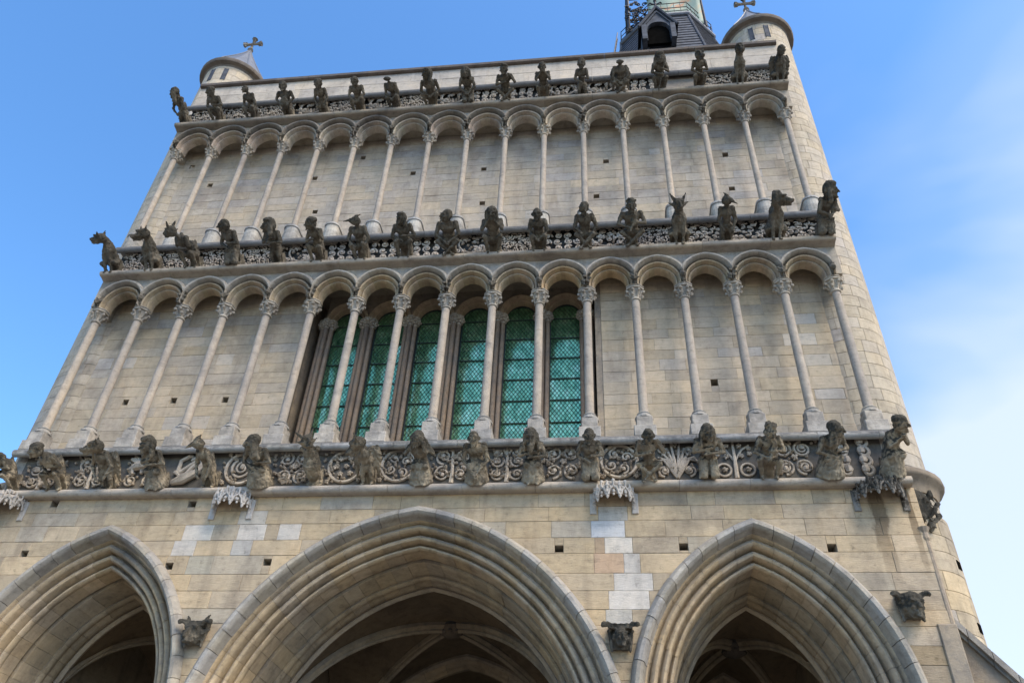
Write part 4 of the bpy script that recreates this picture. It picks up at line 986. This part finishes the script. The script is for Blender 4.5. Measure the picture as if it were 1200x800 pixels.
def place(x, y, z, lean, sc, label, group, twist):
    def cb(me):
        me.materials.clear(); me.materials.append(MG)
        o = link('gargoyle', me, None, (x, y, z), (lean, 0, 0)); o.scale = (sc*1.06,)*3
        thing(o, label, 'gargoyle', group)
    return cb
sd_ = 0
for z, y, lean, sc, group, figs in ROWS:
    for k, (lab, kw) in enumerate(figs):
        sd_ += 1; m = figure(seed=sd_, **kw)
        job(m, 'gargoyle', .0145, .010, sd_, place(-8.8+1.1*k, y, z, lean, sc, lab, group, 0))
# small carved corbels in the valleys above the capitals, and corner ones
for v in range(3):
    rr = random.Random(70+v); m = MB(); m.ell((0,.05,.10), (.085,.12,.16)); m.box(-.07,.07,0,.2,-.02,.36); 
    if v == 0: head(m, 'human', (0,-.06,.20), .2, .75)
    elif v == 1:
        for k in range(12): m.ell((rr.uniform(-.09,.09), -.06+rr.uniform(-.03,.03), rr.uniform(.0,.32)), (.045,.045,.04))
    else: head(m, 'horned', (0,-.05,.16), -.2, .8)
    def cb(me, v=v):
        me.materials.clear(); me.materials.append(MR)
        for k in range(17):
            for zz in (14.06, 20.36):
                if (k*7+int(zz)) % 3 == v: link('carved_corbel', me, church, (-8.8+1.1*k, -.17, zz), (.25, 0, 0))
    job(m, 'carved_corbel', .016, .008, v, cb)
# grotesque heads on the porch wall
for (x, z, kd, lab, ya, s) in ((-3.77,6.10,'horned','dark grotesque head between left and centre arches',-.2,1.75), (3.74,6.08,'scream','worn crouching head bracket between centre and right arches',.3,1.5), (8.50,6.60,'cap','grey mask with a flat carved headdress right of the right arch',.2,1.9)):
    m = MB(); head(m, kd, (0,-.12,0), ya, s); m.box(-.20,.20,-.16,.12,.12,.21); m.box(-.14,.14,-.05,.12,-.2,.2)
    for s_ in (-1, 1): cap_(m, (s_*.2,-.12,.2), (s_*.28,-.16,.19), .045, .05); cap_(m, (s_*.18,-.02,.1), (s_*.15,-.06,-.22), .05, .03)
    def cb(me, x=x, z=z, lab=lab):
        me.materials.clear(); me.materials.append(MG); o = link('carved_head', me, church, (x, -.16, z), (.15, 0, 0)); o.scale = (1.0, 1.0, 1.0); o['label'] = lab
    job(m, 'carved_head', .016, .012, int(x*3)+40, cb)
# carved foliage under the right turret ring
for sx in (-1, 1):
    m = MB(); rr = random.Random(5); m.ell((0,.1,.25), (.32,.15,.3))
    for k in range(16):
        a, b = rr.uniform(-.38,.38), rr.uniform(-.15,.5); cap_(m, (a*.7,.0,b-.12), (a,-.10+rr.uniform(-.03,.03),b), .035, .05); cap_(m, (a,-.10,b), (a+rr.uniform(-.12,.12),-.10,b-.12), .035, .015)
    m.ell((-.06,0,-.30), (.10,.08,.18))
    def cb(me, sx=sx):
        me.materials.clear(); me.materials.append(MG); link('carved_bracket', me, church, (sx*9.33, .34, 8.45), (.12, 0, sx*.30)).scale = (1.0, .7, 1.05)
    job(m, 'carved_bracket', .02, .012, 33+sx, cb)
# evaluate all voxel skins at once
tmp = []
for m, name, vx, amp, seed, cb in JOBS:
    me = bpy.data.meshes.new(name); me.from_pydata(m.v, [], m.f); o = bpy.data.objects.new('tmp', me); COL.objects.link(o)
    md = o.modifiers.new('r', 'REMESH'); md.mode = 'VOXEL'; md.voxel_size = vx; md.use_smooth_shade = True; tmp.append(o)
dg = bpy.context.evaluated_depsgraph_get(); dg.update()
for (m, name, vx, amp, seed, cb), o in zip(JOBS, tmp):
    me = bpy.data.meshes.new_from_object(o.evaluated_get(dg)); me.name = name
    vs_ = me.vertices; off = Vector((seed*3.1, seed*1.7, 0)); nor = [v.normal.copy() for v in vs_]
    cols = []; base = (.15,.134,.106) if seed > 17 or name != 'gargoyle' else (.30,.26,.195) if name != 'carved_corbel' else (.4,.37,.32)
    for v, n_ in zip(vs_, nor):
        p = v.co*9+off; a = noise.noise(p)+.6*noise.noise(p*2.7)+.35*noise.noise(p*6)
        v.co += n_*(a*amp-.003-.016*max(0, .16-abs(noise.noise(Vector((p.x*1.6, p.y*1.6, p.z*.8))))) *6)
        k = 1+.5*noise.noise(v.co*5+off)+.25*noise.noise(v.co*17+off); cols += [base[0]*k, base[1]*k, base[2]*k, 1]
    at = me.attributes.new('tint', 'FLOAT_COLOR', 'POINT'); at.data.foreach_set('color', cols)
    me.update(); cb(me)
for o in tmp:
    d = o.data; bpy.data.objects.remove(o); bpy.data.meshes.remove(d)

# ------------------------------------------------------------------ canopies on the porch wall
def canopy(x, z, col, lab, matl, w=.37, dark=False):
    m = MB(); cy = -.1; c = col
    for s in (-1, 1): m.cbox(x+s*(w+.02)-.06, x+s*(w+.02)+.06, -.135, .0, z-.26, z+.16, vary(c, .04), .01)
    rq = random.Random(int(x*10)+90)
    for _ in range(70):
        a = rq.uniform(math.pi+.1, 2*math.pi-.1); h = rq.uniform(.02,.32); r_ = w*(1.0-max(0, h-.14)**1.1*2.6)
        m.ell((x+r_*math.cos(a), cy+r_*math.sin(a)-.01, z+h), (.03,.03,rq.uniform(.03,.05)), c, 5, 4)
    n = 5
    m.lathe([(w*.80,.02),(w*.98,.05),(w*1.0,.14),(w*.85,.20),(w*.55,.27),(w*.25,.33),(.03,.36)], x, cy, z, 16, c, math.pi, 2*math.pi)
    for k in range(n+1):
        a = math.pi+math.pi*k/n; ca, sa = math.cos(a), math.sin(a); X, Y = x+w*ca, cy+w*sa*1.05-.02
        low = -.10 if k in (0, n) else -.02
        m.lathe([(.01,low-.10),(.035,low-.05),(.028,low),(.045,low+.02),(.032,low+.05),(.032,.12),(.045,.14),(.03,.17),(.01,.24)], X, Y, z, 7, c)
        m.ell((X, Y, z+.02), .045, c, 6, 4)
    for k in range(n):
        a = math.pi+math.pi*(k+.5)/n; ca, sa = math.cos(a), math.sin(a); X, Y = x+w*ca, cy+w*sa*1.05-.02; tx, ty = -sa, ca
        for s in (-1, 1):
            m.tube([(X+s*tx*.10, Y+s*ty*.10, z-.05), (X+s*tx*.07, Y+s*ty*.07, z+.06), (X, Y, z+.13), (X+ca*.02, Y+sa*.02, z+.25)], [.024,.022,.024,.012], 5, c)
            m.ell((X+s*tx*.055, Y+s*ty*.055, z+.10), .03, c, 6, 4)
        m.ell((X, Y, z+.24), (.035,.035,.04), c, 6, 4); m.ell((X, Y, z+.02), (.03,.03,.035), c, 6, 4); m.ell((X+ca*.01, Y+sa*.01, z-.05), (.022,.022,.03), c, 5, 4)
    o = m.build('carved_canopy', matl, church, True); o['label'] = lab
canopy(3.72, 8.62, (.54,.50,.45), 'white carved canopy between centre and right arches', MT)
canopy(-3.80, 8.60, (.50,.48,.46), 'pale grey carved canopy between left and centre arches', MT)
canopy(8.50, 8.62, (.27,.25,.22), 'dark weathered canopy at the right corner', MG, .40)
canopy(-8.72, 8.62, (.40,.38,.36), 'grey carved canopy at the left edge', MT, .40)

# ------------------------------------------------------------------ body of the church behind the front
m = MB(); c = (.40,.36,.28)
m.box(-8.9, 8.9, 1.5, 12.2, 8.7, 22.6, c); m.box(-8.9, 8.9, .86, 1.52, 15.2, 22.4, c); m.box(-8.9,-3.76,.86,1.52,8.9,15.2,c); m.box(3.76,8.9,.86,1.52,8.9,15.2,c); m.box(-8.9,8.9,.69,1.7,8.46,8.9,c)
m.build('church_body', MA, church)
ps = MB()
for x_, y_, r_, z_ in ((9.11,-.05,.062,8.05),): ps.lathe([(r_,0),(r_,z_-.25),(r_*1.3,z_-.2),(r_*1.1,z_-.1),(r_*1.9,z_)], x_, y_, 0, 10, vary((.42,.34,.25), .1))
ps.cbox(8.86, 9.16, -.135, .0, 0, 6.35, (.40,.33,.24), .015); ps.build('corner_shaft', MA, church)
# low side wall with a sloping coping at the lower right
sw = MB(); x0, z0, x1, z1 = 9.05, 6.55, 11.6, 3.35
sw.prism([(x0,0),(x1,0),(x1,z1),(x0,z0)], .12, .55, (.34,.27,.19))
for k in range(9):
    t0, t1 = k/9+.002, (k+1)/9-.002; xa, xb = x0+(x1-x0)*t0, x0+(x1-x0)*t1; za, zb = z0+(z1-z0)*t0, z0+(z1-z0)*t1
    sw.prism([(xa,za-.02),(xb,zb-.02),(xb,zb+.13),(xa,za+.13)], .0, .6, vary((.30,.28,.25), .1)); sw.prism([(xa,za-.10),(xb,zb-.10),(xb,zb-.02),(xa,za-.02)], .06, .5, vary((.26,.24,.2), .1))
for r_ in range(12):
    za = 6.0-.32*r_
    for k in range(5):
        xa = x0+.02+.46*k+(.2 if r_%2 else 0); 
        if za < z0+(z1-z0)*((xa+.5)-x0)/(x1-x0)-.1: sw.cbox(xa, xa+.44, .09, .2, za-.30, za, vary((.42,.33,.22), .2, .1), .01)
o = sw.build('buttress_wall', MA); thing(o, 'low stone wall with steep sloping coping against the right corner of the church', 'wall')

# ------------------------------------------------------------------ clock tower behind the parapet on the right
TX, TY = 6.75, 5.4
def oct_(r, z, n=8, ph=math.pi/8): return [(TX+r*math.cos(ph+2*math.pi*k/n), TY+r*math.sin(ph+2*math.pi*k/n), z) for k in range(n)]
tw = MB(); 
tw.lathe([(2.3,0),(2.3,6.8)], TX, TY, 21, 8, (.36,.33,.27), math.pi/8, math.pi/8+2*math.pi)
tower = tw.build('clock_tower', MS)
thing(tower, 'octagonal slate-roofed clock tower with pointed dormer rising behind the parapet', 'tower')
ZB = 29.45
sl_ = MB(); sl_.lathe([(2.83,-.25),(2.93,-.2),(2.93,-.1),(2.73,0)], TX, TY, ZB-1.6, 8, GREY, math.pi/8, math.pi/8+2*math.pi); sl_.build('eaves', MLEAD, tower)
r0, r1, zb, zt = 2.85, 2.0, ZB-1.6, ZB+2.45
rf = MB()
for k in range(8):        # roof faces covered with boards of slate
    a0, a1 = math.pi/8+2*math.pi*k/8, math.pi/8+2*math.pi*(k+1)/8; n = 16
    for i in range(n):
        u0, u1 = i/n, (i+1)/n+.01; ra, rb_ = r0+(r1-r0)*u0, r0+(r1-r0)*u1; za, z_b = zb+(zt-zb)*u0, zb+(zt-zb)*u1; e = .03
        P_ = lambda a, r, z: (TX+r*math.cos(a), TY+r*math.sin(a), z)
        rf.add([P_(a0,ra+e,za), P_(a1,ra+e,za), P_(a1,rb_,z_b), P_(a0,rb_,z_b), P_(a0,ra-.05,za), P_(a1,ra-.05,za)], [(0,1,2,3),(4,5,1,0)], GREY)
    rf.tube([P_(a0,r0+.02,zb), P_(a0,r1+.02,zt)], .05, 6)
rf.build('slate_roof', MSLATE, tower)
pf = MB(); pf.lathe([(1.9,0),(2.08,.06),(2.12,.12),(2.12,.2),(1.7,.2)], TX, TY, zt-.02, 8, GREY, math.pi/8, math.pi/8+2*math.pi); pf.build('platform', MLEAD, tower)
# dormer
DX, DY, DZ = TX-.62, TY-2.85, ZB-.75
dm = MB(); hw_, hh = .60, 1.35
pl = lambda o_: [(-hw_*1-o_, 0), (-hw_-o_, .9), (0, 2.15+o_*1.6), (hw_+o_, .9), (hw_+o_, 0)]
def ring_prism(m, outer, inner, y0, y1, t):
    n = len(outer)
    vs_ = [(DX+x, y0, DZ+z) for x, z in outer]+[(DX+x, y0, DZ+z) for x, z in inner]+[(DX+x, y1, DZ+z) for x, z in outer]+[(DX+x, y1, DZ+z) for x, z in inner]
    fs = []
    for i in range(n-1): fs += [(i, i+1, n+i+1, n+i), (2*n+i, 3*n+i, 3*n+i+1, 2*n+i+1), (i, 2*n+i, 2*n+i+1, i+1), (n+i, n+i+1, 3*n+i+1, 3*n+i)]
    m.add(vs_, fs, t)
oo = []; ii = []
for k in range(17):
    t = k/16; x = -.44+.88*t
    a = math.pi*(1-t); ii.append((.42*math.cos(a), .62+.60*math.sin(a)**.8)); 
    xo = .62*math.cos(a); oo.append((xo, 2.1-abs(xo)*1.75 if abs(xo) < .62 else 1.0))
oo[0] = (-.62, 1.0); oo[-1] = (.62, 1.0)
oo = [(-.62,0)]+oo+[(.62,0)]; ii = [(-.42,0)]+ii+[(.42,0)]
ring_prism(dm, oo, ii, DY, DY+.3, (.3,.3,.32))
dm.prism([(DX-.44,DZ),(DX+.44,DZ),(DX+.44,DZ+1.3),(DX-.44,DZ+1.3)], DY+.7, DY+.75, (.01,.01,.01))
for s in (-1, 1):
    dm.tube([(DX+s*.72,DY-.05,DZ+.88),(DX,DY-.05,DZ+2.22)], .06, 6); dm.tube([(DX+s*.52,DY-.03,DZ+.98),(DX,DY-.03,DZ+1.9)], .03, 6)
    dm.add([(DX+s*.74,DY,DZ+.88),(DX,DY,DZ+2.2),(DX,DY+1.2,DZ+2.2),(DX+s*.74,DY+1.2,DZ+.88)], [(0,1,2,3)]); dm.box(DX+s*.53-.09, DX+s*.53+.09, DY-.08, DY+.9, DZ, DZ+.95, (.2,.2,.22))
dorm = dm.build('dormer', MSLATE, tower)
fi = MB(); fi.tube([(DX,DY,DZ+2.1),(DX,DY,DZ+3.0)], [.05,.03], 6); 
for s in (-1, 1): fi.tube([(DX,DY,DZ+2.45),(DX+s*.12,DY,DZ+2.5),(DX+s*.2,DY,DZ+2.6),(DX+s*.24,DY,DZ+2.52)], [.03,.035,.03,.03], 5)
fi.ell((DX,DY,DZ+2.72), .07); fi.ell((DX,DY,DZ+3.0), .06); fi.build('finial', MIRON, dorm)
bl = MB(); bl.prism([(DX-.43,DZ+.0),(DX+.43,DZ+.0),(DX+.42,DZ+.75),(DX+.3,DZ+1.08),(DX,DZ+1.2),(DX-.3,DZ+1.08),(DX-.42,DZ+.75)], DY+.16,DY+.2); bl.build('opening_shade', MBLACK, dorm)  # black sheet paints the shade inside the dormer
# railing round the platform and climbing ladder on the left slope
ra = MB(); zr = zt+.18
for zz in (.25,.5,.85): ra.tube([(x,y,zr+zz) for x, y, _ in oct_(2.02,0)]+[(oct_(2.02,0)[0][0], oct_(2.02,0)[0][1], zr+zz)], .018, 5)
for k in range(8):
    p, q = Vector(oct_(2.02,0)[k]), Vector(oct_(2.02,0)[(k+1)%8])
    for j in range(6): b = p.lerp(q, j/6); ra.tube([(b.x,b.y,zr-.05),(b.x,b.y,zr+.9)], .014, 4)
L0, L1 = Vector((TX-2.28, TY-1.0, ZB-.1)), Vector((TX-1.92, TY-.9, zt+.3))
for d in (0,.28): ra.tube([L0+Vector((-.12,-d,0)), L1+Vector((-.12,-d,0))], .02, 5)
for k in range(12): b = L0.lerp(L1, k/12)+Vector((-.12,0,0)); ra.tube([b, b+Vector((0,-.28,0))], .013, 4)
ra.build('railing', MIRON, tower)
# iron bell cage with the striking figures, and the banner stretched on the cage
bc = MB(); zc0 = zt+.2
for sx in (-1, 1):
    for y in (-1.2, .2): bc.tube([(TX+sx*1.55,TY+y,zc0),(TX+sx*1.5,TY+y,zc0+4.2)], .06, 6)
for zz in (.1,.9,1.7,2.6,3.4): 
    bc.tube([(TX-1.55,TY-1.2,zc0+zz),(TX+1.55,TY-1.2,zc0+zz)], .03, 5); bc.tube([(TX-1.55,TY-1.2,zc0+zz),(TX-1.55,TY+.2,zc0+zz)], .03, 5)
bell_cage = bc.build('bell_cage', MIRON, tower)
rr = random.Random(12); orn = MB()
for k in range(46):
    x, z, y = TX-1.62+rr.uniform(0,.95), zc0+rr.uniform(-.1,2.4), TY-1.25+rr.uniform(-.1,.2); spiral(orn, x, z, rr.uniform(.08,.17), rr.uniform(.8,1.3), rr.choice((-1,1)), rr.uniform(0,6), .028, y, GREY)
orn.lathe([(.32,0),(.28,.1),(.2,.35),(.16,.5),(.05,.6)], TX-1.15, TY-1.0, zc0+.35, 14); orn.build('iron_ornament', MIRON, bell_cage)
bn = MB(); n = 12; vs_ = []
X0, X1 = TX-.72, TX+1.45
for j in range(n+1):
    for i in range(n+1):
        u, v = i/n, j/n; vs_.append((X0+(X1-X0)*u, TY-1.36+.05*math.sin(u*9+v*3)-.03*math.cos(v*7), zc0-.02+3.2*v-.03*math.sin(u*math.pi)*(1-v)))
bn.add(vs_, [(j*(n+1)+i, j*(n+1)+i+1, (j+1)*(n+1)+i+1, (j+1)*(n+1)+i) for j in range(n) for i in range(n)])
bn.tube([(X0,TY-1.36,zc0-.02),(X1,TY-1.36,zc0-.02)], .025, 6)
o = bn.build('banner', MBAN, None, True); thing(o, 'pale green printed cloth banner stretched high on the clock tower', 'banner')
sm = o.modifiers.new('thickness', 'SOLIDIFY'); sm.thickness = .012
